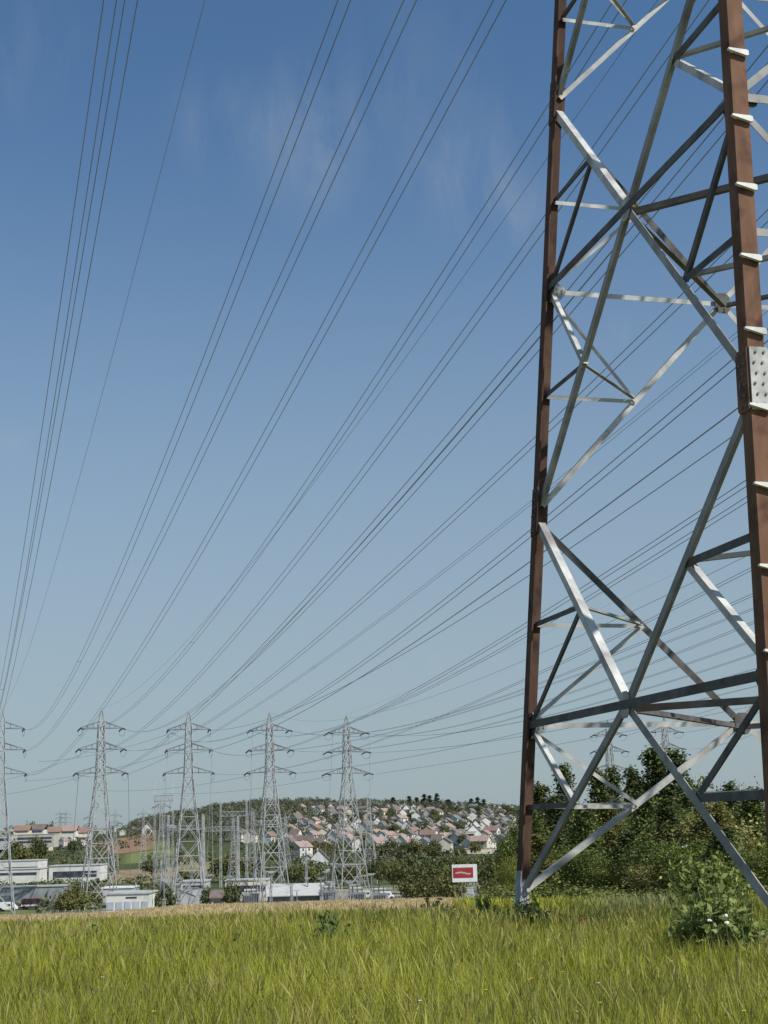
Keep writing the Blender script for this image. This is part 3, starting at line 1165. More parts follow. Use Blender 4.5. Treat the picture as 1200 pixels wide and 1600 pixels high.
T_BUSH = [make_tree('bush', 'bush', 2, 2.6, (0.162, 0.192, 0.036), (0.085, 0.112, 0.024), 51, 120, 14, .16, trunk=False, cat='bush'),
          make_tree('bush', 'bush', 2, 2.4, (0.209, 0.208, 0.054), (0.114, 0.128, 0.030), 52, 110, 14, .15, trunk=False, cat='bush')]
for i, (px, top, Y, W, lab) in enumerate([
        (870, 1368, 62, 3.2, 'grey green bush beside the foot of the white slanting brace'), (772, 1374, 70, 2.4, 'low bush left of the tower foot, right of the billboard'),
        (790, 1380, 58, 3.4, 'yellow green bush just left of the tower foot'), (918, 1376, 74, 4.0, 'low bush in the shade under the wood, right of the tower foot'),
        (955, 1380, 78, 4.0, 'low bush in the middle of the wood edge'), (990, 1385, 70, 3.0, 'low bush left of the lamp post foot'),
        (1185, 1392, 40, 3.2, 'bush at the right edge behind the slanting brace'), (1060, 1375, 66, 4.0, 'bush behind the elder bush'),
        (1130, 1365, 60, 4.4, 'tall bush behind the elder bush on its right')]):
    g = on_ground(px, Y)
    H = at(px, top, Y).z - g.z
    T_BUSH[i % 2].place((g.x, g.y, g.z - .1), lab, 'bushes along the wood edge', random.uniform(0, 6), (W / 2.5, W / 2.5, max(H, .6) / 2))


# broad-leaved weeds and shrubs standing in the meadow
def make_shrub(name, H, W, seed, n_st, cat, ca=(.24, .28, .075), cb=(.14, .18, .045), leaf=.085):
    root = thing(name, (0, 0, 0), name, cat)
    r = np.random.default_rng(seed)
    mb = MB()
    cents, outs = [], []
    for i in range(n_st):
        a = r.uniform(0, 6.283)
        lean = r.uniform(.1, 1) * W / 2
        h = H * r.uniform(.6, 1.0) * (1 - .35 * (lean / (W / 2)) ** 2)
        tip = np.array((math.cos(a) * lean, math.sin(a) * lean, h))
        mb.tube([(tip[0] * .15, tip[1] * .15, -.05), tuple(tip * np.array((.55, .55, .6))), tuple(tip)], [.012, .009, .003], 4)
        for k in range(16):
            t = r.uniform(.25, 1.0)
            p = tip * np.array((.15 + .85 * t, .15 + .85 * t, t))
            o = r.normal(size=3)
            o[2] *= .4
            o /= np.linalg.norm(o)
            cents.append(p + o * leaf * .7)
            outs.append(o)
    mb.build('stems', M['stem'], root, True)
    cents, outs = np.array(cents), np.array(outs)
    q = leaf_quads(cents, leaf * 1.5, .5, outs * .6, .5)
    k = r.random(len(cents))[:, None]
    tone = r.uniform(.75, 1.3, len(cents))[:, None]
    np_quads('foliage', q, (np.array(ca) * k + np.array(cb) * (1 - k)) * tone, M['leaf'], root)
    return root


def shrub_at(px, top, Y, W, name, label, cat, seed, n_st, **kw):
    g = on_ground(px, Y)
    H = at(px, top, Y).z - g.z
    o = make_shrub(name, H, W, seed, n_st, cat, **kw)
    o.location = g
    tag(o, label)
    return o


shrub_at(1105, 1378, 15.5, 1.1, 'elder_bush', 'broad leafy elder bush with a few white flower heads in front of the wood', 'bush', 61, 90, leaf=.075)
shrub_at(1098, 1322, 25, 1.9, 'leafy_sapling', 'tall leafy sapling rising behind the elder bush', 'sapling', 75, 110, leaf=.09)
shrub_at(1070, 1395, 16.5, .7, 'leafy_weed', 'leafy weed leaning on the left side of the elder bush', 'weed', 62, 26, leaf=.07)
shrub_at(1150, 1400, 15.0, .6, 'leafy_weed', 'leafy weed on the right side of the elder bush', 'weed', 63, 20, leaf=.07)
shrub_at(513, 1414, 17.5, .55, 'leafy_weed', 'dark leafy weed standing alone in the middle of the meadow', 'weed', 64, 26, leaf=.055, ca=(.09, .14, .04), cb=(.06, .095, .025))
shrub_at(585, 1420, 21, .45, 'leafy_weed', 'small dark weed right of the bigger lone meadow weed', 'weed', 65, 16, leaf=.05, ca=(.09, .14, .04), cb=(.06, .095, .025))
shrub_at(675, 1388, 29, .55, 'leafy_weed', 'upright weed before the dry strip, below the white van', 'weed', 66, 16, leaf=.07)
shrub_at(748, 1392, 28, .7, 'leafy_weed', 'weed clump between the billboard and the tower foot', 'weed', 67, 18, leaf=.07)
shrub_at(810, 1392, 22.5, .4, 'leafy_weed', 'grey green weed growing against the zinc foot of the tower leg', 'weed', 68, 16, leaf=.055, ca=(.16, .19, .09), cb=(.10, .13, .06))
shrub_at(830, 1398, 22.5, .6, 'leafy_weed', 'yellow green weed right of the zinc foot of the tower leg', 'weed', 72, 18, leaf=.06, ca=(.18, .21, .05), cb=(.11, .14, .03))
shrub_at(796, 1402, 21.5, .5, 'leafy_weed', 'low weed left of the zinc foot of the tower leg', 'weed', 73, 16, leaf=.05, ca=(.17, .20, .05), cb=(.10, .13, .03))
shrub_at(818, 1404, 21.0, .5, 'leafy_weed', 'weed directly in front of the zinc foot of the tower leg', 'weed', 74, 16, leaf=.05, ca=(.18, .22, .06), cb=(.11, .14, .04))
shrub_at(700, 1408, 24, .4, 'leafy_weed', 'low weed at the meadow edge below the billboard', 'weed', 69, 10, leaf=.05)
shrub_at(150, 1418, 20, .4, 'leafy_weed', 'low weed at the far edge of the meadow on the left', 'weed', 70, 8, leaf=.045)
shrub_at(745, 1545, 8.0, .28, 'leafy_weed', 'dark weed low in the grass at the bottom of the photo', 'weed', 71, 12, leaf=.04, ca=(.05, .085, .02), cb=(.035, .055, .015))


# flowers
def flower(name, px, py, Y, mat, r, label, group, petals=5, umbel=False):
    p = at(px, py, Y)
    g = ground(p.x, p.y)
    root = thing(name, (p.x, p.y, g), label, 'flower', group)
    mb = MB()
    h = p.z - g
    mb.tube([(0, 0, -.03), (.01, 0, h * .6), (0, 0, h)], [.004, .003, .002], 4)
    mb.build('stem', M['stem'], root)
    mb = MB()
    if umbel:
        for i in range(14):
            a, rr = random.uniform(0, 6.28), r * math.sqrt(random.random())
            mb.box((math.cos(a) * rr, math.sin(a) * rr, h + .012 - rr * .2 + random.uniform(-.006, .01)), (.022, .022, .012), a, .6)
    else:
        for i in range(petals):
            a = 6.283 * i / petals
            c, s = math.cos(a), math.sin(a)
            mb.add([(0, 0, h), (c * r * .6 - s * r * .5, s * r * .6 + c * r * .5, h + r * .35), (c * r, s * r, h + r * .6),
                    (c * r * .6 + s * r * .5, s * r * .6 - c * r * .5, h + r * .35)], [(0, 1, 2, 3)])
    mb.build('petals', M[mat], root)
    return root


for i, (px, py) in enumerate([(1109, 1440), (1133, 1432), (1135, 1443)]):
    flower('elder_flower', px, py, 14.9 - .05 * i, 'petal_white', .018,
           ['white flower head at the lower left of the elder bush', 'white flower head, upper one of the close pair on the elder bush',
            'white flower head, lower one of the close pair on the elder bush', 'pale flower head at the top left of the elder bush',
            'pale flower head at the top right of the elder bush', 'pale flower head at the far left of the elder bush'][i], 'flower heads on the elder bush', umbel=True)
for i, (px, py) in enumerate([(907, 1438), (914, 1436), (903, 1443), (912, 1444)]):
    flower('poppy', px, py, 17.5 + .1 * i, 'petal_red', .035, 'red poppy in the small clump below the wood, right of the tower foot', 'poppies in the meadow', 5)
for i, (px, py, Y) in enumerate([(827, 1532, 9), (831, 1530, 9.2), (1163, 1581, 7.6), (240, 1582, 7.6), (938, 1568, 8), (760, 1548, 8.6), (880, 1520, 9.6)]):
    flower('yellow_flower', px, py, Y, 'petal_yellow', .014, 'tiny yellow flower on a thin stem in the meadow grass', 'yellow flowers in the meadow', 6)
for i, (px, py, Y) in enumerate([(857, 1470, 13), (657, 1565, 8), (935, 1537, 9), (160, 1528, 9.2), (705, 1490, 11.5), (1050, 1503, 11)]):
    flower('white_flower', px, py, Y, 'petal_white', .013, 'tiny white flower on a thin stem in the meadow grass', 'white flowers in the meadow', 6)


# ------------------------------------------------------------------ grass
def blades(name, bands, mat, kind_label=None):
    qs, cs = [], []
    for (y0, y1, dens, h0, h1, wid, xmin, xmax, ca, cb, tip, zfun) in bands:
        area = 0
        nrow = 24
        for j in range(nrow):
            a, b = y0 + (y1 - y0) * j / nrow, y0 + (y1 - y0) * (j + 1) / nrow
            ym = (a + b) / 2
            xa, xb = (xmin(ym), xmax(ym))
            if xb <= xa:
                continue
            n = int((b - a) * (xb - xa) * dens)
            if n < 1:
                continue
            x = rng.uniform(xa, xb, n)
            y = rng.uniform(a, b, n)
            # tufts: pull blades towards random centres
            nt = max(1, n // 14)
            tx, ty = rng.uniform(xa, xb, nt), rng.uniform(a, b, nt)
            ti = rng.integers(0, nt, n)
            near = rng.random(n) < .6
            sp = .10 if y1 < 36 else .3
            x = np.where(near, tx[ti] + rng.normal(0, sp, n), x)
            y = np.where(near, ty[ti] + rng.normal(0, sp, n), y)
            z = np.array([ground(p, q) for p, q in zip(x, y)])
            big = .5 + .5 * np.sin(x * 1.3 + 1.7 * np.sin(y * .9)) * np.cos(y * .8 + 1.1 * np.sin(x * .7))
            th = rng.normal(0, .11, nt)[ti] * near
            pat = .5 + .5 * np.sin(x * .55 + 2.1 * np.sin(y * .37 + 1)) * np.sin(y * .45 + 1.6 * np.sin(x * .31))
            h = rng.uniform(h0, h1, n) * (.74 + .24 * big + .20 * pat) * (1 + th)
            az = rng.uniform(0, 6.283, n)
            lean = h * rng.uniform(.08, .42, n)
            face = rng.uniform(0, 6.283, n)
            w = wid * rng.uniform(.6, 1.4, n)
            ring = []
            for t, wk in (((0, .7), (.74, .6), (.87, 1.7), (1.0, .4)) if name == 'seed_stalks' else ((0, .9), (.4, 1.0), (.75, .7), (1.0, .12))):
                cx = x + np.cos(az) * lean * t ** 2
                cy = y + np.sin(az) * lean * t ** 2
                cz = z + h * (t - .10 * t ** 3 * (lean / np.maximum(h, .01)) * 2)
                dx, dy = np.cos(face) * w * wk / 2, np.sin(face) * w * wk / 2
                ring.append((np.stack([cx - dx, cy - dy, cz], 1), np.stack([cx + dx, cy + dy, cz], 1), t))
            tone = (rng.uniform(.72, 1.28, n) * (.86 + .28 * big))[:, None]
            k = np.clip(rng.random(n) * .55 + .25 * big + .30 * pat - .05, 0, 1)[:, None]
            base = (np.array(ca) * k + np.array(cb) * (1 - k)) * tone
            if zfun is not None:
                base = zfun(x, y, base)
            dry = (rng.random(n) < .05 + .20 * (pat < .28))[:, None]
            base = np.where(dry, np.array((.40, .33, .15)) * tone, base)
            for (l0, r0, t0), (l1, r1, t1) in zip(ring, ring[1:]):
                qs.append(np.stack([l0, r0, r1, l1], 1))
                s0, s1 = .66 + .34 * min(1, t0 * 1.5), .66 + .34 * min(1, t1 * 1.5)  # blade roots darkened, shading painted into the colour
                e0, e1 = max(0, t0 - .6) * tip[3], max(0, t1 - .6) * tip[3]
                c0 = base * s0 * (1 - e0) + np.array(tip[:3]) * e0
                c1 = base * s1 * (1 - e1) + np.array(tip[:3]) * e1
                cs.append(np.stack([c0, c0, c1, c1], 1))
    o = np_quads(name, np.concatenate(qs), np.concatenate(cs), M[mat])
    return tag(o, kind_label, None, None, 'stuff')


def bluish(x, y, base):
    px = 600 + F_PX * x / y
    k = np.clip((px - 860) / 80, 0, 1) * np.clip((1090 - px) / 60, 0, 1)
    k = (k * np.clip((y - 22) / 8, 0, 1))[:, None] * .8
    return base * (1 - k) + np.array((.20, .24, .13)) * k


GA, GB = (.375, .385, .040), (.235, .265, .030)
TIP = (.36, .33, .14, .8)
lx = lambda y: -.30 * y - 3.5
rx = lambda y: .30 * y + 6.0
edge = lambda y: .02 * y + 1.2
blades('meadow_grass', [
    (4.5, 8, 1300, .26, .50, .0056, lx, rx, GA, GB, TIP, None),
    (8, 12, 950, .28, .52, .0065, lx, rx, GA, GB, TIP, None),
    (12, 18, 540, .28, .50, .0082, lx, rx, GA, GB, TIP, None),
    (18, 30, 200, .26, .46, .012, lx, rx, GA, GB, TIP, bluish),
    (30, 41, 60, .22, .38, .03, lx, edge, GA, GB, TIP, None),
    (30, 58, 26, .34, .55, .045, edge, rx, GA, GB, TIP, bluish),
    (58, 125, 5, .40, .65, .12, lambda y: .05 * y + 1.2, rx, (.24, .25, .05), (.16, .18, .04), TIP, None),
], 'grass', 'tall yellow green meadow grass filling the foreground')
# taller thin seed stalks
blades('seed_stalks', [
    (5, 12, 90, .38, .62, .005, lx, rx, (.33, .32, .07), (.25, .26, .05), (.36, .31, .13, 1.5), None),
    (12, 24, 48, .36, .56, .008, lx, rx, (.33, .32, .07), (.25, .26, .05), (.36, .31, .13, 1.5), None)],
    'grass', 'thin pale seed stalks rising above the meadow grass')
# low broad-leaved herbs growing through the grass
hc, ho, hcol = [], [], []
for _ in range(900):
    y = 5 + 20 * rng.random() ** 1.3
    x = rng.uniform(lx(y), rx(y))
    gz = ground(x, y)
    tall = rng.uniform(.18, .42)
    base = np.array([(.17, .22, .05), (.11, .17, .04), (.24, .21, .08), (.22, .26, .10)][rng.integers(0, 4)]) * rng.uniform(.7, 1.2)
    for _k in range(rng.integers(8, 26)):
        hc.append((x + rng.normal(0, .06), y + rng.normal(0, .06), gz + tall * rng.uniform(.25, 1.05)))
        hcol.append(base * rng.uniform(.8, 1.25))
tag(np_quads('meadow_herbs', leaf_quads(np.array(hc), .05, .5, None, .4), np.array(hcol), M['leaf']), 'low broad leaved herbs mixed through the meadow grass', None, None, 'stuff')
blades('dry_grass', [
    (30, 60, 55, .10, .24, .022, lx, lambda y: .05 * y + 2.5, (.54, .44, .25), (.42, .35, .19), (.58, .48, .30, .5), None),
    (60, 150, 11, .12, .30, .055, lx, lambda y: .06 * y + 4, (.55, .44, .26), (.44, .36, .20), (.58, .48, .30, .5), None)],
    'grass', 'strip of dry straw coloured grass beyond the meadow')

# ------------------------------------------------------------------ the valley and the hill
def hit_ground(px, py, y0=420):
    """walk along the sight line until it meets the ground"""
    d = ray(px, py)
    Y = y0
    while Y < 2600:
        p = EYE + d * (Y / d.y)
        if ground(p.x, p.y) >= p.z:
            return Vector((p.x, p.y, ground(p.x, p.y)))
        Y += 3
    return on_ground(px, 1690)


def make_house(w, d, h, rise, wall, roof, name='house', hip=False):
    root = thing(name, (0, 0, 0), 'house', 'house')
    mb = MB()
    a, b = w / 2, d / 2
    mb.add([(-a, -b, -2.5), (a, -b, -2.5), (a, b, -2.5), (-a, b, -2.5), (-a, -b, h), (a, -b, h), (a, b, h), (-a, b, h), (-a, 0, h + rise), (a, 0, h + rise)],
           [(0, 1, 5, 4), (2, 3, 7, 6), (1, 2, 6, 9, 5), (3, 0, 4, 8, 7)])
    mb.build('wall', M[wall], root)
    o = .45
    rb = MB()
    sl = rise / b
    for s in (-1, 1):
        e = b + o
        z0 = h - o * sl
        vs = [(-a - o, s * e, z0 + .04), (a + o, s * e, z0 + .04), (a + o, 0, h + rise + .04), (-a - o, 0, h + rise + .04)]
        vs += [(x, y, z + .22) for x, y, z in vs]
        fs = [(0, 1, 2, 3), (7, 6, 5, 4), (0, 4, 5, 1), (1, 5, 6, 2), (2, 6, 7, 3), (3, 7, 4, 0)]
        rb.add(vs, fs if s == -1 else [f[::-1] for f in fs])
    rf = rb.build('roof', M[roof], root)
    cb = MB()
    cb.box((a * .5, b * .25, h + rise * .95), (.7, .7, 1.6))
    cb.build('chimney', M[wall], rf)
    win = None
    spots = [(-a * .5, -b - .03, h * .30, 0), (a * .45, -b - .03, h * .30, 0), (-a * .5, -b - .03, h * .74, 0), (a * .45, -b - .03, h * .74, 0),
             (a + .03, 0, h * .78, math.pi / 2), (a + .03, b * .35, h * .3, math.pi / 2)]
    for (x, y, z, r) in spots:
        if win is None:
            m = MB()
            m.box((0, 0, 0), (1.2, .08, 1.3))
            wo = win = m.build('window', M['window'], root)
        else:
            wo = win.copy()
            col.objects.link(wo)
            wo.parent = root
        wo.location = (x, y, z)
        wo.rotation_euler = (0, 0, r)
    return Proto(root)


HOUSES = []
for (wall, roof, lab) in [('white', 'tile_brown', 'white with brown roof'), ('white', 'tile_red', 'white with red roof'), ('cream', 'tile_pink', 'cream with pinkish roof'),
                          ('white', 'slate', 'white with grey roof'), ('cream', 'tile_brown', 'cream with brown roof'), ('ochre', 'tile_red', 'ochre with red roof'),
                          ('white', 'tile_pink', 'white with pinkish roof'), ('grey_wall', 'slate', 'grey with grey roof')]:
    HOUSES.append((make_house(10, 8, 5.7, 2.7, wall, roof), lab))
HOUSES_TALL = [(make_house(8, 9, 6.2, 4.6, 'white', 'tile_brown'), 'tall white gable, brown roof'), (make_house(8, 9, 6.0, 4.8, 'white', 'tile_pink'), 'tall white gable, pinkish roof')]

seen = [(466, 1280), (517, 1278), (491, 1292), (545, 1278), (607, 1267), (634, 1273), (689, 1273), (721, 1271), (755, 1273), (772, 1267), (739, 1283),
        (670, 1280), (766, 1285), (469, 1301), (487, 1303), (592, 1292), (601, 1289), (598, 1302), (614, 1302), (637, 1303), (667, 1293), (691, 1294),
        (670, 1310), (671, 1319), (484, 1330), (497, 1332), (511, 1333), (735, 1328), (752, 1330), (769, 1311), (484, 1357), (500, 1362), (267, 1285),
        (266, 1304), (231, 1305), (392, 1317), (376, 1315), (422, 1320), (452, 1308), (462, 1317), (515, 1279), (656, 1268), (702, 1281), (712, 1290),
        (650, 1283), (575, 1285), (560, 1293), (528, 1300), (724, 1298), (783, 1277), (788, 1293), (790, 1310), (438, 1297), (446, 1320), (505, 1312), (520, 1318),
        (455, 1332), (470, 1341), (640, 1316), (655, 1322), (626, 1290), (680, 1302), (700, 1306), (742, 1303), (757, 1294), (776, 1323), (800, 1270),
        (820, 1300), (835, 1285)]
TERR = [(542 + 11.5 * i, 1317 + (i % 2) * 2) for i in range(8)] + [(546 + 12 * i, 1331 + (i % 2) * 1.5) for i in range(9)]
TOWN = [(24, 1293), (40, 1290), (60, 1292), (75, 1289), (96, 1293), (112, 1291), (130, 1306), (136, 1313), (128, 1323), (80, 1320), (74, 1329), (100, 1309),
        (115, 1314), (90, 1300), (50, 1298), (8, 1297), (62, 1302), (148, 1296), (192, 1305), (208, 1302), (176, 1300), (105, 1300), (35, 1300), (120, 1297), (12, 1306),
        (160, 1303), (88, 1312), (100, 1322)]
rx_ = random.Random(21)
n_try = 0
while len(seen) < 165 and n_try < 4000:
    n_try += 1
    px, py = rx_.uniform(432, 800), 1266 + 66 * rx_.random() ** 1.25
    if px < 470 and py < 1285:
        continue
    if all(abs(px - a) > 7.5 or abs(py - b) > 4.2 for a, b in seen + TERR):
        seen.append((px, py))
rows = {}
for (px, py) in seen + TERR:
    key = 0 if py < 1277 else 1 if py < 1288 else 2 if py < 1301 else 3 if py < 1314 else 4 if py < 1326 else 5
    rows.setdefault(('hill', key), []).append((px, py))
for (px, py) in TOWN:
    rows.setdefault(('town', 0 if py < 1298 else 1 if py < 1308 else 2), []).append((px, py))
ROWN = {('hill', 0): 'topmost hillside row', ('hill', 1): 'second hillside row', ('hill', 2): 'third hillside row',
        ('hill', 3): 'fourth hillside row', ('hill', 4): 'fifth hillside row', ('hill', 5): 'lowest hillside row',
        ('town', 0): 'left town skyline row', ('town', 1): 'left town middle row', ('town', 2): 'left town lower row'}
rh = random.Random(5)
for key, lst in rows.items():
    lst.sort()
    for i, (px, py) in enumerate(lst):
        if (px, py) in TERR:
            proto, lab = HOUSES[6] if i % 3 else HOUSES[2]
            if py > 1330 and i % 2:
                proto, lab = HOUSES_TALL[1]
        elif key[0] == 'town' and key[1] == 0:
            proto, lab = HOUSES[rh.choice([1, 1, 5, 1, 2])]
        else:
            proto, lab = HOUSES[rh.choice([0, 0, 2, 2, 3, 4, 4, 6, 6, 7, 1])]
            if rh.random() < .22:
                proto, lab = HOUSES_TALL[0]
        g = hit_ground(px, py)
        k = rh.uniform(.8, 1.1) * (.84 if key[0] == 'hill' else .66)
        proto.place(g, nth(i, len(lst), 'house', f'in the {ROWN[key]}, {lab}'), 'houses on the hill' if key[0] == 'hill' else 'houses of the left town',
                    rh.choice([-.4, 1.2, 1.4, 1.57, 1.8, .9, 1.1]), k, 'house')

# hillside trees one by one, then the closed woods of the ridge as one mass
rt = random.Random(9)
TR = {0: [], 1: [], 2: [], 3: []}
for _ in range(150):
    px, py = rt.uniform(430, 840), rt.uniform(1266, 1345)
    TR[min(3, int((py - 1266) / 20))].append((px, py))
for q, lst in TR.items():
    lst.sort()
    for i, (px, py) in enumerate(lst):
        g = hit_ground(px, py)
        k = rt.uniform(.7, 1.25)
        ww = ('upper', 'upper middle', 'lower middle', 'lowest')[q]
        nm = ORD[i] if i < len(ORD) else None
        kinds = ['bright green', 'dark green', 'olive green']
        t = rt.randrange(3)
        where = 'behind the houses' if i % 2 else 'between the houses'
        T_FAR[t].place((g.x, g.y, g.z - .5), f'dark round tree among the houses on the {ww} hillside', f'trees among the houses, {ww} hillside', rt.uniform(0, 6), (k, k, k * rt.uniform(.8, 1.1)))


def woodland(name, spots, label, hmin, hmax, ca, cb, per=46, leaf=1.5):
    n = len(spots)
    P = np.array(spots)
    h = rng.uniform(hmin, hmax, n)
    w = h * rng.uniform(.75, 1.1, n)
    d = rng.normal(size=(n, per, 3))
    d /= np.linalg.norm(d, axis=2, keepdims=True)
    d[:, :, 2] = np.abs(d[:, :, 2]) * 1.1 - .25
    r = rng.uniform(.6, 1.05, (n, per, 1))
    c = P[:, None, :] + d * r * np.stack([w / 2, w / 2, h * .55], 1)[:, None, :]
    c[:, :, 2] += (h * .42)[:, None]
    tone = (rng.uniform(.7, 1.3, n)[:, None] * rng.uniform(.8, 1.2, (n, per))).reshape(-1, 1)
    k = np.repeat(rng.random(n), per)[:, None]
    cols = (np.array(ca) * k + np.array(cb) * (1 - k)) * tone
    q = leaf_quads(c.reshape(-1, 3), leaf, .75, d.reshape(-1, 3))
    tag(np_quads(name, q, cols, M['far_leaf']), label, None, None, 'stuff')


sp = []
rw = random.Random(3)
while len(sp) < 2300:
    u = rw.random()
    if len(sp) > 1500:
        px, Y = rw.uniform(425, 850), rw.uniform(640, 1560)
    elif u < .42:
        px, Y = rw.uniform(205, 905), rw.uniform(1480, 1760)
    elif u < .75:
        px, Y = rw.uniform(195, 470), rw.uniform(880, 1600)
        if px < 260 and Y < 1150:
            continue
    else:
        px, Y = rw.uniform(-120, 1000), rw.uniform(820, 1700)
    p = on_ground(px, Y)
    sp.append((p.x, p.y, p.z - (2.6 if len(sp) > 1500 else 0)))
woodland('woodland', sp, 'dark wood covering the ridge and filling the gaps between houses', 5.5, 10, (0.142, 0.145, 0.088), (0.099, 0.103, 0.075))  # bluish grey haze mixed into these leaf colours
sp = []
while len(sp) < 420:
    u = rw.random()
    if u < .30:
        px, Y = rw.uniform(-20, 185), rw.uniform(560, 800)
    elif u < .7:
        px, Y = rw.uniform(430, 840), rw.uniform(470, 560)
    elif u < .8:
        px, Y = rw.uniform(225, 330), rw.uniform(640, 700)
    else:
        px, Y = rw.uniform(330, 560), rw.uniform(450, 900)
    p = on_ground(px, Y)
    sp.append((p.x, p.y, p.z))
for _ in range(240):
    px, Y = rw.uniform(-20, 250), rw.choice([rw.uniform(415, 458), rw.uniform(300, 325), rw.uniform(350, 380), rw.uniform(540, 640)])
    if Y < 330 and (155 < px < 240 or px < 72 or rw.random() < .3):
        continue
    if 160 < px and Y > 520:
        continue
    p = on_ground(px, Y)
    sp.append((p.x, p.y, p.z - 1.0))
woodland('undergrowth', sp, 'green scrub and hedges at the foot of the hill', 3, 6.5, (0.166, 0.177, 0.084), (0.111, 0.126, 0.073), 50, 1.0)  # scrub colours lightened to stand in for haze

# conifers breaking the skyline
for i, (px, top) in enumerate([(615, 1246), (640, 1244), (652, 1246), (664, 1241), (673, 1243), (684, 1240), (702, 1249), (738, 1248), (748, 1246), (757, 1249)]):
    g = on_ground(px, 1640)
    H = at(px, top, 1640).z - g.z
    T_CON.place((g.x, g.y, g.z - 1), nth(i, 10, 'dark pointed tree', 'breaking the skyline of the wooded hill'), 'pointed trees on the skyline', rt.uniform(0, 6), (2.3, 2.3, (H + 1) / 12))

# trees of the valley floor
VT = [(575, 1345, 420), (590, 1340, 400), (612, 1338, 380), (628, 1342, 360), (640, 1333, 420), (655, 1345, 340), (668, 1336, 400), (683, 1343, 330), (694, 1335, 420),
      (716, 1335, 460), (735, 1340, 400), (755, 1338, 360), (768, 1340, 300), (782, 1330, 320), (700, 1355, 260), (670, 1362, 270), (640, 1365, 280), (772, 1350, 300), (780, 1355, 250)]
VT.sort()
for i, (px, top, Y) in enumerate(VT):
    g = on_ground(px, Y)
    H = at(px, top, Y).z - g.z
    T_FAR[i % 3].place((g.x, g.y, g.z - .5), nth(i, len(VT), 'leafy tree', 'of the belt behind the billboard and white van'), 'tree belt at the right of the valley', rt.uniform(0, 6), (H / 9.5, H / 9.5, (H + .5) / 8))
VT2 = [(362, 1374, 262, 4.8, 'dense dark round tree standing alone before the switchyard, right of the ochre hut'),
       (240, 1388, 275, 5.5, 'dark tree right of the low white building'), (258, 1384, 285, 6, 'second dark tree right of the low white building'),
       (325, 1382, 290, 4.2, 'slim dark tree left of the ochre hut'), (295, 1356, 430, 8, 'rusty green tree behind the third pylon'), (120, 1384, 300, 7, 'olive tree below the building with the dark window strip'),
       (105, 1392, 290, 6, 'low olive tree left of the second pylon'), (60, 1378, 380, 7, 'leafy tree below the long white hall at the left'),
       (150, 1392, 330, 5, 'dark bush between the feet of the second pylon'), (345, 1335, 480, 10, 'dark tree right of the third pylon'), (238, 1340, 560, 11, 'dark tree at the edge of the brown field'),
       (372, 1330, 470, 10, 'dark tree left of the fourth pylon'), (400, 1328, 520, 10, 'dark tree behind the fourth pylon'), (455, 1352, 430, 8, 'dark tree behind the long pale shed'),
       (160, 1345, 560, 12, 'grey green tree right of the white building with the window strip'), (480, 1350, 400, 8, 'leafy tree right of the pale shed roof'),
       (535, 1345, 420, 9, 'dark tree seen through the feet of the fifth pylon'), (555, 1350, 400, 8, 'second dark tree seen through the fifth pylon'),
       (22, 1310, 700, 9, 'dark tree before the left part of the pale apartment block'), (66, 1311, 700, 10, 'dark tree before the right part of the pale apartment block'),
       (40, 1322, 660, 12, 'dark tree before the long white block of the left town'), (58, 1304, 800, 9, 'dark tree left of the white gable of the left town'),
       (115, 1310, 820, 9, 'dark tree between white houses of the left town'), (46, 1281, 950, 8, 'dark tree on the skyline of the left town'), (79, 1283, 950, 6, 'small dark tree on the skyline of the left town')]
for i, (px, top, Y, W, lab) in enumerate(VT2):
    g = on_ground(px, Y)
    H = at(px, top, Y).z - g.z
    T_FAR[(1, 1, 1, 1, 2, 2, 2, 0)[i] if i < 8 else i % 3].place((g.x, g.y, g.z - .5), lab, 'single trees in the valley', rt.uniform(0, 6), (W / 8, W / 8, (H + .5) / 8))


# ------------------------------------------------------------------ big plain buildings
def hall(name, px0, px1, top, base, Y, depth, label, wall='white', roof='metal_roof', strips=(), gable=0.0, rz=0.0, doors=0, cat='building', overhang=.4):
    a, b = at(px0, base, Y), at(px1, base, Y)
    c = (a + b) / 2
    gz = min(c.z, ground(c.x, c.y) + .0) if base is None else c.z
    w = (b - a).length
    h = at((px0 + px1) / 2, top, Y).z - gz
    root = thing(name, (c.x, c.y + depth / 2, gz), label, cat, rz=rz)
    mb = MB()
    hw = h - gable
    mb.box((0, 0, hw / 2 - 1.0), (w, depth, hw + 2.0))
    mb.build('wall', M[wall], root)
    rb = MB()
    if gable:
        o = overhang
        for s in (-1, 1):
            vs = [(-w / 2 - o, s * (depth / 2 + o), hw - .05), (w / 2 + o, s * (depth / 2 + o), hw - .05), (w / 2 + o, 0, h), (-w / 2 - o, 0, h)]
            vs += [(x, y, z + .2) for x, y, z in vs]
            fs = [(0, 1, 2, 3), (7, 6, 5, 4), (0, 4, 5, 1), (1, 5, 6, 2), (2, 6, 7, 3), (3, 7, 4, 0)]
            rb.add(vs, fs if s == -1 else [f[::-1] for f in fs])
    else:
        rb.box((0, 0, hw + .14), (w + overhang, depth + overhang, .28))
    rb.build('roof', M[roof], root)
    for (f0, f1, z0, z1) in strips:
        n = max(1, int((f1 - f0) * w / 7))
        for i in range(n):
            x0 = (f0 + (f1 - f0) * i / n - .5) * w + .06
            x1 = (f0 + (f1 - f0) * (i + 1) / n - .5) * w - .06
            m = MB()
            m.box(((x0 + x1) / 2, -depth / 2 - .03, (z0 + z1) / 2 * hw), (x1 - x0, .1, (z1 - z0) * hw))
            m.build('window', M['window'], root)
    for i in range(doors):
        m = MB()
        x = (-.5 + (i + .5) / doors) * w
        m.box((x, -depth / 2 - .04, hw * .25), (w / doors * .72, .12, hw * .5))
        m.build('door', M['door_blue'], root)
    return root


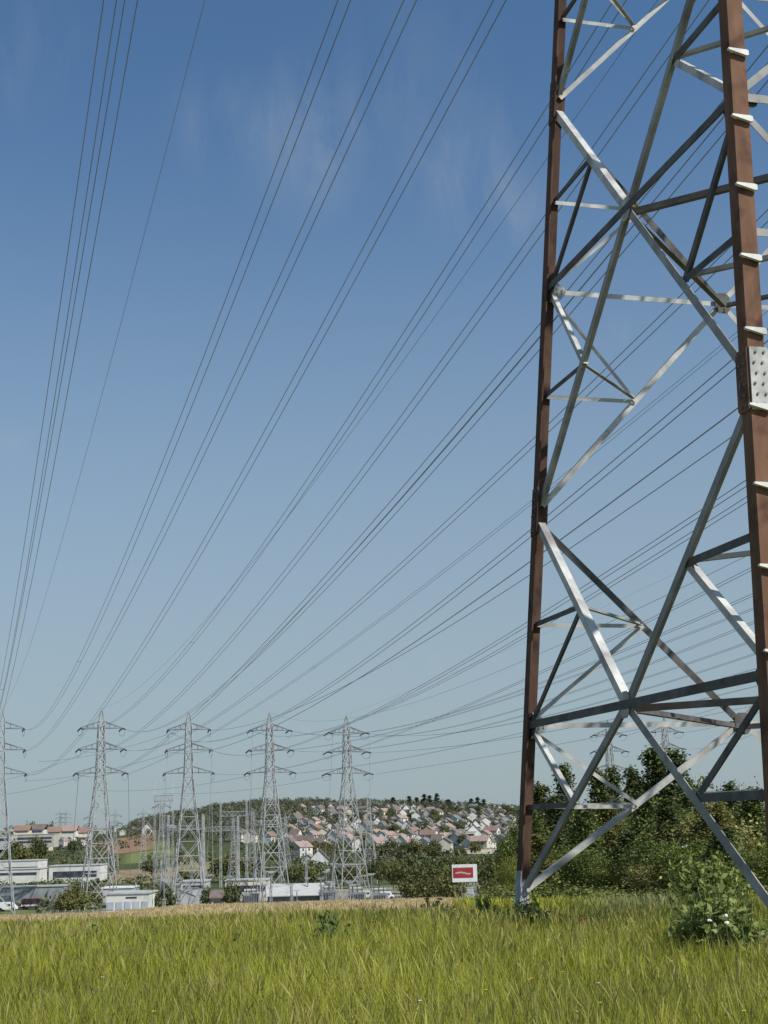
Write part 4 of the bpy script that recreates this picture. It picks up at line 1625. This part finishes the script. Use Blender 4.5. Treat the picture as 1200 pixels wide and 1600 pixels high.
hall('white_building', 76, 156, 1353, 1377, 470, 12, 'long white building with a dark strip of windows left of the second pylon', strips=[(.08, .94, .26, .66)], doors=0)
hall('white_hall', -30, 59, 1346, 1360, 520, 14, 'long pale hall with a grey band at the left edge, upper one', wall='white', strips=[(.4, 1.0, .15, .35)])
hall('low_hall', -30, 62, 1359, 1371, 480, 10, 'long low white hall in front of the pale hall at the left edge', wall='white', strips=[(.3, .95, .25, .6)])
hall('low_building', 166, 233, 1397, 1421, 268, 9, 'low white building with pale blue grey doors behind the dry field', wall='white', strips=[(.45, .72, .72, .82)], doors=5)
hall('flat_building', 160, 207, 1388, 1396, 330, 8, 'flat white roofed building just behind the low white building', wall='grey_wall', roof='sign_white')
hall('boundary_shed', 0, 100, 1386, 1396, 340, 4, 'long low beige shed roof left of the second pylon foot', wall='tank_grey', roof='metal_roof')
hall('pale_shed', 418, 500, 1383, 1403, 330, 9, 'long open shed with a pale sloping roof between fourth and fifth pylons', wall='slate', roof='metal_roof', gable=2.4, overhang=.8)
hall('ochre_hut', 330, 352, 1393, 1416, 268, 5, 'small ochre hut left of the lone dark round tree', wall='ochre', roof='tile_brown', gable=1.2, strips=[(.2, .8, .3, .6)])
hall('switchyard_building', 352, 420, 1376, 1402, 345, 8, 'long whitish switchyard building behind the lone round tree', wall='cream', roof='metal_roof', strips=[(.05, .95, .35, .7)])
hall('equipment_house', 282, 322, 1378, 1400, 330, 8, 'grey equipment building under the third pylon', wall='grey_wall', roof='metal_roof', strips=[(.1, .9, .5, .75)])
hall('apartment_block', 18, 84, 1304, 1319, 850, 12, 'long pale apartment block below the red roofs of the left town', wall='cream_dull', strips=[(.05, .95, .5, .72), (.05, .95, .12, .34)])
hall('pale_block', -12, 18, 1306, 1322, 830, 12, 'pale grey block at the left edge of the left town', wall='grey_wall', strips=[(.1, .9, .5, .75)])
for i, (x0, x1, tp, bs, yy, rf_, dep) in enumerate([(20, 44, 1290, 1302, 905, 'tile_red', 11), (46, 70, 1288, 1302, 925, 'tile_brown', 12), (72, 92, 1292, 1304, 890, 'tile_red', 10),
                                            (94, 119, 1290, 1303, 915, 'tile_pink', 12), (121, 141, 1293, 1303, 880, 'tile_red', 10)]):
    hall('town_house_row', x0, x1, tp, bs, yy, dep, nth(i, 5, 'long tiled house', 'above the pale apartment block'), wall=('cream', 'white', 'ochre', 'white', 'cream')[i], roof=rf_, gable=3.2 + .3 * (i % 2),
         strips=[(.1, .9, .25, .6)], rz=(.1, -.12, .2, -.05, .15)[i])
hall('school_building', 714, 744, 1300, 1309, 820, 10, 'pale blue grey flat building on the hillside above the billboard', wall='white', roof='metal_roof', strips=[(.1, .9, .3, .7)])
hall('terrace_wall', 714, 776, 1326, 1331, 700, 1, 'long pale retaining wall on the hillside above the billboard', wall='cream', roof='cream', cat='wall')
hall('long_brown_roof', 655, 700, 1275, 1283, 1180, 10, 'long building with a reddish brown roof near the top of the hill', wall='cream', roof='tile_brown', gable=4)


# ------------------------------------------------------------------ vehicles
def vehicle(px, base, Y, L, H, label, name, cat, paint, cabin, rz=0.0, stripe=None, van=True):
    p = hit_ground(px, base, 235)
    root = thing(name, p, label, cat, rz=rz)
    W = 2.0 if L < 7 else 2.5
    mb = MB()
    if van:  # side profile extruded across: sloping bonnet and windscreen
        prof = [(-L / 2, .45), (L / 2, .45), (L / 2, H * .52), (L / 2 - .12 * L, H * .58), (L / 2 - .22 * L, H * .96), (L / 2 - .27 * L, H), (-L / 2 + .03 * L, H), (-L / 2, H * .94)]
    else:
        prof = [(-L / 2, .45), (L / 2, .45), (L / 2, H * .55), (L / 2 - .03 * L, H * .96), (L / 2 - .06 * L, H), (-L / 2 + .03 * L, H), (-L / 2, H * .93)]
    mb.prism(prof, (0, W / 2, 0), (1, 0, 0), (0, 0, 1), (0, -1, 0), W)
    mb.build('body', M[paint], root)
    for x0, x1 in cabin:
        m = MB()
        m.box(((x0 + x1) / 2 * L, -W / 2 - .015, H * .70), ((x1 - x0) * L, .05, H * .22))
        m.build('window', M['window'], root)
    if stripe:
        m = MB()
        m.box((0, -W / 2 - .015, H * .38), (L * .98, .04, H * .16))
        m.build('stripe', M[stripe], root)
    wh = None
    for x in (-.32, .32):
        for y in (-1, 1):
            if wh is None:
                m = MB()
                m.tube([(0, -.14, 0), (0, .14, 0)], .42, 12)
                wh = wo = m.build('wheel', M['tyre'], root)
            else:
                wo = wh.copy()
                col.objects.link(wo)
                wo.parent = root
            wo.location = (x * L, y * (W / 2 - .1), .42)
    return root


vehicle(49, 1421, 262, 4.4 * 1.0 * 32 / 32, 2.4, 'dark red and white bus at the far left edge of the dry field', 'bus', 'bus', 'bus_red', [(-.45, -.25), (-.22, -.02), (.02, .22), (.25, .45)], stripe='sign_white', van=False)
bpy.context.view_layer.update()
vehicle(12, 1424, 255, 4.2, 2.0, 'white van parked at the far left edge beside the bus', 'van', 'van', 'sign_white', [(.02, .2)])
vehicle(605, 1407, 268, 3.2, 1.9, 'small white van right of the fifth pylon, before the tree belt', 'van', 'van', 'sign_white', [(.0, .2)])
vehicle(573, 1405, 300, 3.6, 1.8, 'pale van between the feet of the fifth pylon', 'van', 'van', 'white', [(.0, .2)])
vehicle(508, 1404, 300, 4.2, 1.6, 'light grey car left of the fifth pylon, right of the shed', 'parked_car', 'car', 'metal_roof', [(-.3, -.05), (0, .2)])
g = on_ground(735, 170)
croot = thing('cabinet', at(735, 1403, 170), 'small white cabinet below the right half of the billboard', 'cabinet')
mb = MB()
mb.box((0, 0, .45), (.75, .5, 1.3))
mb.build('body', M['white'], croot)
mb = MB()
mb.box((0, 0, 1.14), (.85, .6, .09))
mb.build('roof', M['metal_roof'], croot)
mb = MB()
mb.box((0, -.262, .5), (.6, .03, .95))
mb.build('door', M['door_blue'], croot)
vehicle(445, 1408, 285, 4.2, 1.6, 'light car under the edge of the pale shed', 'parked_car', 'car', 'sign_white', [(-.3, -.05), (0, .2)])

# ------------------------------------------------------------------ billboard and lamp post
Yb = 200
a, b = at(707, 1378, Yb), at(746, 1378, Yb)
w = (b - a).length
h = at(726, 1350, Yb).z - a.z
c = (a + b) / 2
root = thing('billboard', (c.x, c.y, ground(c.x, c.y)), 'white billboard with a red panel on green posts left of the tower', 'billboard')
dz = c.z - root.location.z
mb = MB()
mb.box((0, 0, dz + h / 2), (w, .3, h))
mb.build('board', M['sign_white'], root)
mb = MB()
mb.box((-.06 * w, -.165, dz + h * .50), (w * .80, .03, h * .52))
pn = mb.build('panel', M['red_paint'], root)
# the pale script on the red panel: an illegible flowing line
mb = MB()
pts = [(-.36 * w + .60 * w * t, -.19, dz + h * (.50 + .035 * math.sin(t * 34) + .05 * math.sin(t * 5))) for t in np.linspace(0, 1, 60)]
for p, q in zip(pts, pts[1:]):
    mb.bar(p, q, .02, .10)
mb.build('script', M['sign_white'], pn)
mb = MB()
mb.box((-.06 * w, -.165, dz + h * .80), (w * .80, .03, h * .05))
mb.build('trim', M['red_paint'], root)
for x in (-.42, -.14, .14, .42):
    mb = MB()
    mb.tube([(x * w, .12, -1), (x * w, .12, dz + h * .5)], .07, 6)
    mb.build('post', M['pole'], root)

g = on_ground(1048, 100)
top = at(1048, 1326, 100)
root = thing('lamp_post', g, 'thin lamp post with a white lamp head in front of the wood', 'lamp post')
H = top.z - g.z
mb = MB()
mb.tube([(0, 0, -1), (0, 0, H * .5), (0, 0, H)], [.09, .07, .05], 8)
mb.build('pole', M['pole'], root, True)
mb = MB()
mb.tube([(0, 0, H - .05), (.25, 0, H + .06), (.7, 0, H + .12)], .03, 6)
mb.build('arm', M['pole'], root, True)
mb = MB()
mb.prism([(0, 0), (.42, .03), (.48, .10), (.38, .16), (.06, .14)], (.62, .11, H + .06), (1, 0, 0), (0, 0, 1), (0, -1, 0), .22)
mb.build('lamp_head', M['sign_white'], root)

# ------------------------------------------------------------------ switchyard
SMALL = [(252, 1246, 400, .50, 'small pylon in the switchyard left of the third pylon'), (364, 1272, 400, .44, 'small pylon in the switchyard between third and fourth pylons'),
         (577, 1240, 430, .62, 'slim pylon standing close behind the fifth pylon on its right'), (224, 1262, 600, .5, 'small far pylon on the slope above the brown field'),
         (140, 1268, 560, .45, 'small far pylon behind the second pylon on its left'), (180, 1264, 560, .45, 'small far pylon behind the second pylon on its right'),
         (94, 1266, 1000, .6, 'tiny pylon on the left skyline, left of a close pair'), (103, 1266, 1000, .6, 'tiny pylon on the left skyline, right of a close pair'),
         (394, 1262, 480, .5, 'slim pylon behind the fourth pylon on its left'), (446, 1270, 470, .5, 'slim pylon behind the fourth pylon on its right')]
for (px, top, Y, sc, lab) in SMALL:
    g = on_ground(px, Y)
    H = at(px, top, Y).z - g.z
    pyl.place(g, lab, 'small pylons of the switchyard', R(rt.uniform(-10, 40)), (sc, sc, H / 44.4))

# portal gantries
gw, gh = 14.0, 15.0
groot = thing('gantry', (0, 0, 0), 'gantry', 'gantry')
for s in (-1, 1):
    mb = MB()
    for (sx, sy) in ((-1, -1), (1, -1), (1, 1), (-1, 1)):
        mb.bar((s * gw / 2 + sx * .55, sy * .55, -1), (s * gw / 2 + sx * .25, sy * .25, gh + 3 * .8), .12)
    for i in range(9):
        z0, z1 = i * gh / 9, (i + 1) * gh / 9
        k0, k1 = .55 - .3 * z0 / gh, .55 - .3 * z1 / gh
        for sy in (-1, 1):
            mb.bar((s * gw / 2 - k0, sy * k0, z0), (s * gw / 2 + k1, sy * k1, z1), .07)
            mb.bar((s * gw / 2 + sy * k0, -k0, z0), (s * gw / 2 + sy * k1, k1, z1), .07)
    mb.build('column', M['far_steel'], groot)
mb = MB()
for y in (-.4, .4):
    for z in (gh - .9, gh):
        mb.bar((-gw / 2, y, z), (gw / 2, y, z), .11)
    n = 12
    for i in range(n):
        x0, x1 = -gw / 2 + gw * i / n, -gw / 2 + gw * (i + 1) / n
        mb.bar((x0, y, gh - .9 if i % 2 else gh), (x1, y, gh if i % 2 else gh - .9), .06)
mb.build('beam', M['far_steel'], groot)
for i in range(3):
    mb = MB()
    x = -gw / 2 + gw * (i + .5) / 3
    pts, rs = [], []
    for k in range(8):
        pts += [(x, 0, gh - .9 - .3 * k), (x, 0, gh - .95 - .3 * k), (x, 0, gh - 1.15 - .3 * k)]
        rs += [.05, .15, .05]
    mb.tube(pts, rs, 6)
    mb.build('insulator_string', M['glass_dark'], groot)
gan = Proto(groot)
for (x0, x1, top, Y, lab) in [(241, 271, 1243, 440, 'tall portal gantry against the sky left of the third pylon'), (262, 318, 1290, 380, 'portal gantry behind the feet of the third pylon'),
                              (318, 372, 1292, 384, 'portal gantry between third and fourth pylons'), (345, 385, 1268, 430, 'tall narrow portal gantry left of the fourth pylon'),
                              (398, 436, 1282, 400, 'portal gantry behind the fourth pylon'), (436, 478, 1330, 360, 'low portal gantry right of the fourth pylon'),
                              (252, 300, 1352, 350, 'low portal gantry under the third pylon'), (520, 560, 1352, 372, 'low portal gantry behind the feet of the fifth pylon'),
                              (372, 412, 1340, 372, 'low portal gantry left of the feet of the fourth pylon')]:
    px = (x0 + x1) / 2
    g = on_ground(px, Y)
    H = at(px, top, Y).z - g.z
    gan.place(g, lab, 'portal gantries', R(rt.uniform(-14, 8)), ((x1 - x0) / F_PX * Y / gw, 1, H / gh))

# apparatus: insulated posts with busbar clamps
proot = thing('switchgear_post', (0, 0, 0), 'post', 'switchgear')
mb = MB()
for sx, sy in ((-1, -1), (1, -1), (1, 1), (-1, 1)):
    mb.bar((sx * .3, sy * .3, -1), (sx * .22, sy * .22, 3.2), .1)
for i in range(4):
    mb.bar((-.28, -.28, i * .8), (.26, -.26, i * .8 + .8), .06)
    mb.bar((.28, .28, i * .8), (-.26, .26, i * .8 + .8), .06)
mb.box((0, 0, 3.28), (.8, .8, .14))
mb.build('stand', M['far_steel'], proot)
mb = MB()
pts, rs = [], []
for i in range(12):
    z = 3.35 + i * .25
    pts += [(0, 0, z), (0, 0, z + .06), (0, 0, z + .2)]
    rs += [.13, .24, .13]
mb.tube(pts, rs, 8)
mb.build('insulator', M['slate'], proot)
mb = MB()
mb.box((0, 0, 6.5), (1.5, .25, .25))
mb.tube([(-1.2, 0, 6.7), (1.2, 0, 6.7)], .09, 6)
mb.build('contact_bar', M['far_steel'], proot)
post = Proto(proot)
PS = sorted([(rt.uniform(248, 600), rt.uniform(268, 372)) for _ in range(34)])
for i, (px, Y) in enumerate(PS):
    g = on_ground(px, Y)
    k = rt.uniform(.55, .9)
    post.place(g, nth(i, 34, 'insulator post', 'in the switchyard below the pylon row'), 'insulator posts in the switchyard', R(rt.uniform(-20, 20)), (k, k, k * rt.uniform(.9, 1.3)))

# transformers
troot = thing('transformer', (0, 0, 0), 'transformer', 'transformer')
mb = MB()
mb.box((0, 0, 1.9), (5.2, 2.8, 3.2), 0, .97)
mb.box((0, 0, .15), (5.8, 3.2, .5))
mb.build('tank', M['tank_grey'], troot)
for s in (-1, 1):
    mb = MB()
    for i in range(9):
        mb.box((-2.1 + i * .52, s * 1.75, 1.9), (.16, .6, 2.6))
    mb.build('radiator', M['tank_grey'], troot)
mb = MB()
mb.tube([(-2.2, .8, 4.5), (1.8, .8, 4.5)], .42, 10)
mb.bar((-1.6, .8, 3.4), (-1.6, .8, 4.2), .2)
mb.bar((1.2, .8, 3.4), (1.2, .8, 4.2), .2)
mb.build('conservator', M['metal_roof'], troot)
for i in range(3):
    mb = MB()
    pts, rs = [], []
    for k in range(9):
        z = 3.5 + k * .22
        pts += [(-1.5 + 1.5 * i, -.6 - .05 * k, z), (-1.5 + 1.5 * i, -.6 - .05 * k, z + .06), (-1.5 + 1.5 * i, -.6 - .05 * k, z + .18)]
        rs += [.11, .22, .11]
    mb.tube(pts, rs, 8)
    mb.build('bushing', M['tile_brown'], troot)
trf = Proto(troot)
for (px, Y, lab) in [(392, 325, 'grey transformer left of the pale shed under the fourth pylon'), (556, 318, 'grey transformer between the legs of the fifth pylon'), (512, 330, 'grey transformer right of the pale shed'),
                     (590, 310, 'grey transformer beside the right leg of the fifth pylon')]:
    trf.place(on_ground(px, Y), lab, 'transformers', R(rt.uniform(-15, 15)), .72)

# mesh fence at the left edge of the switchyard
fa, fb = on_ground(72, 262), on_ground(160, 262)
froot = thing('fence', fa, 'grey wire fence along the far edge of the dry field on the left', 'fence')
mb = MB()
L = (fb - fa)
for k in range(8):
    z = .3 + k * .27
    mb.bar(Vector((0, 0, z)), L + Vector((0, 0, z)), .025)
for i in range(60):
    p = L * (i / 60)
    mb.bar(p + Vector((0, 0, .2)), p + Vector((0, 0, 2.2)), .018)
mb.build('mesh_panel', M['far_steel'], froot)
for i in range(9):
    mb = MB()
    p = L * (i / 8)
    mb.bar(p + Vector((0, .05, -.6)), p + Vector((0, .05, 2.4)), .09)
    mb.build('post', M['far_steel'], froot)
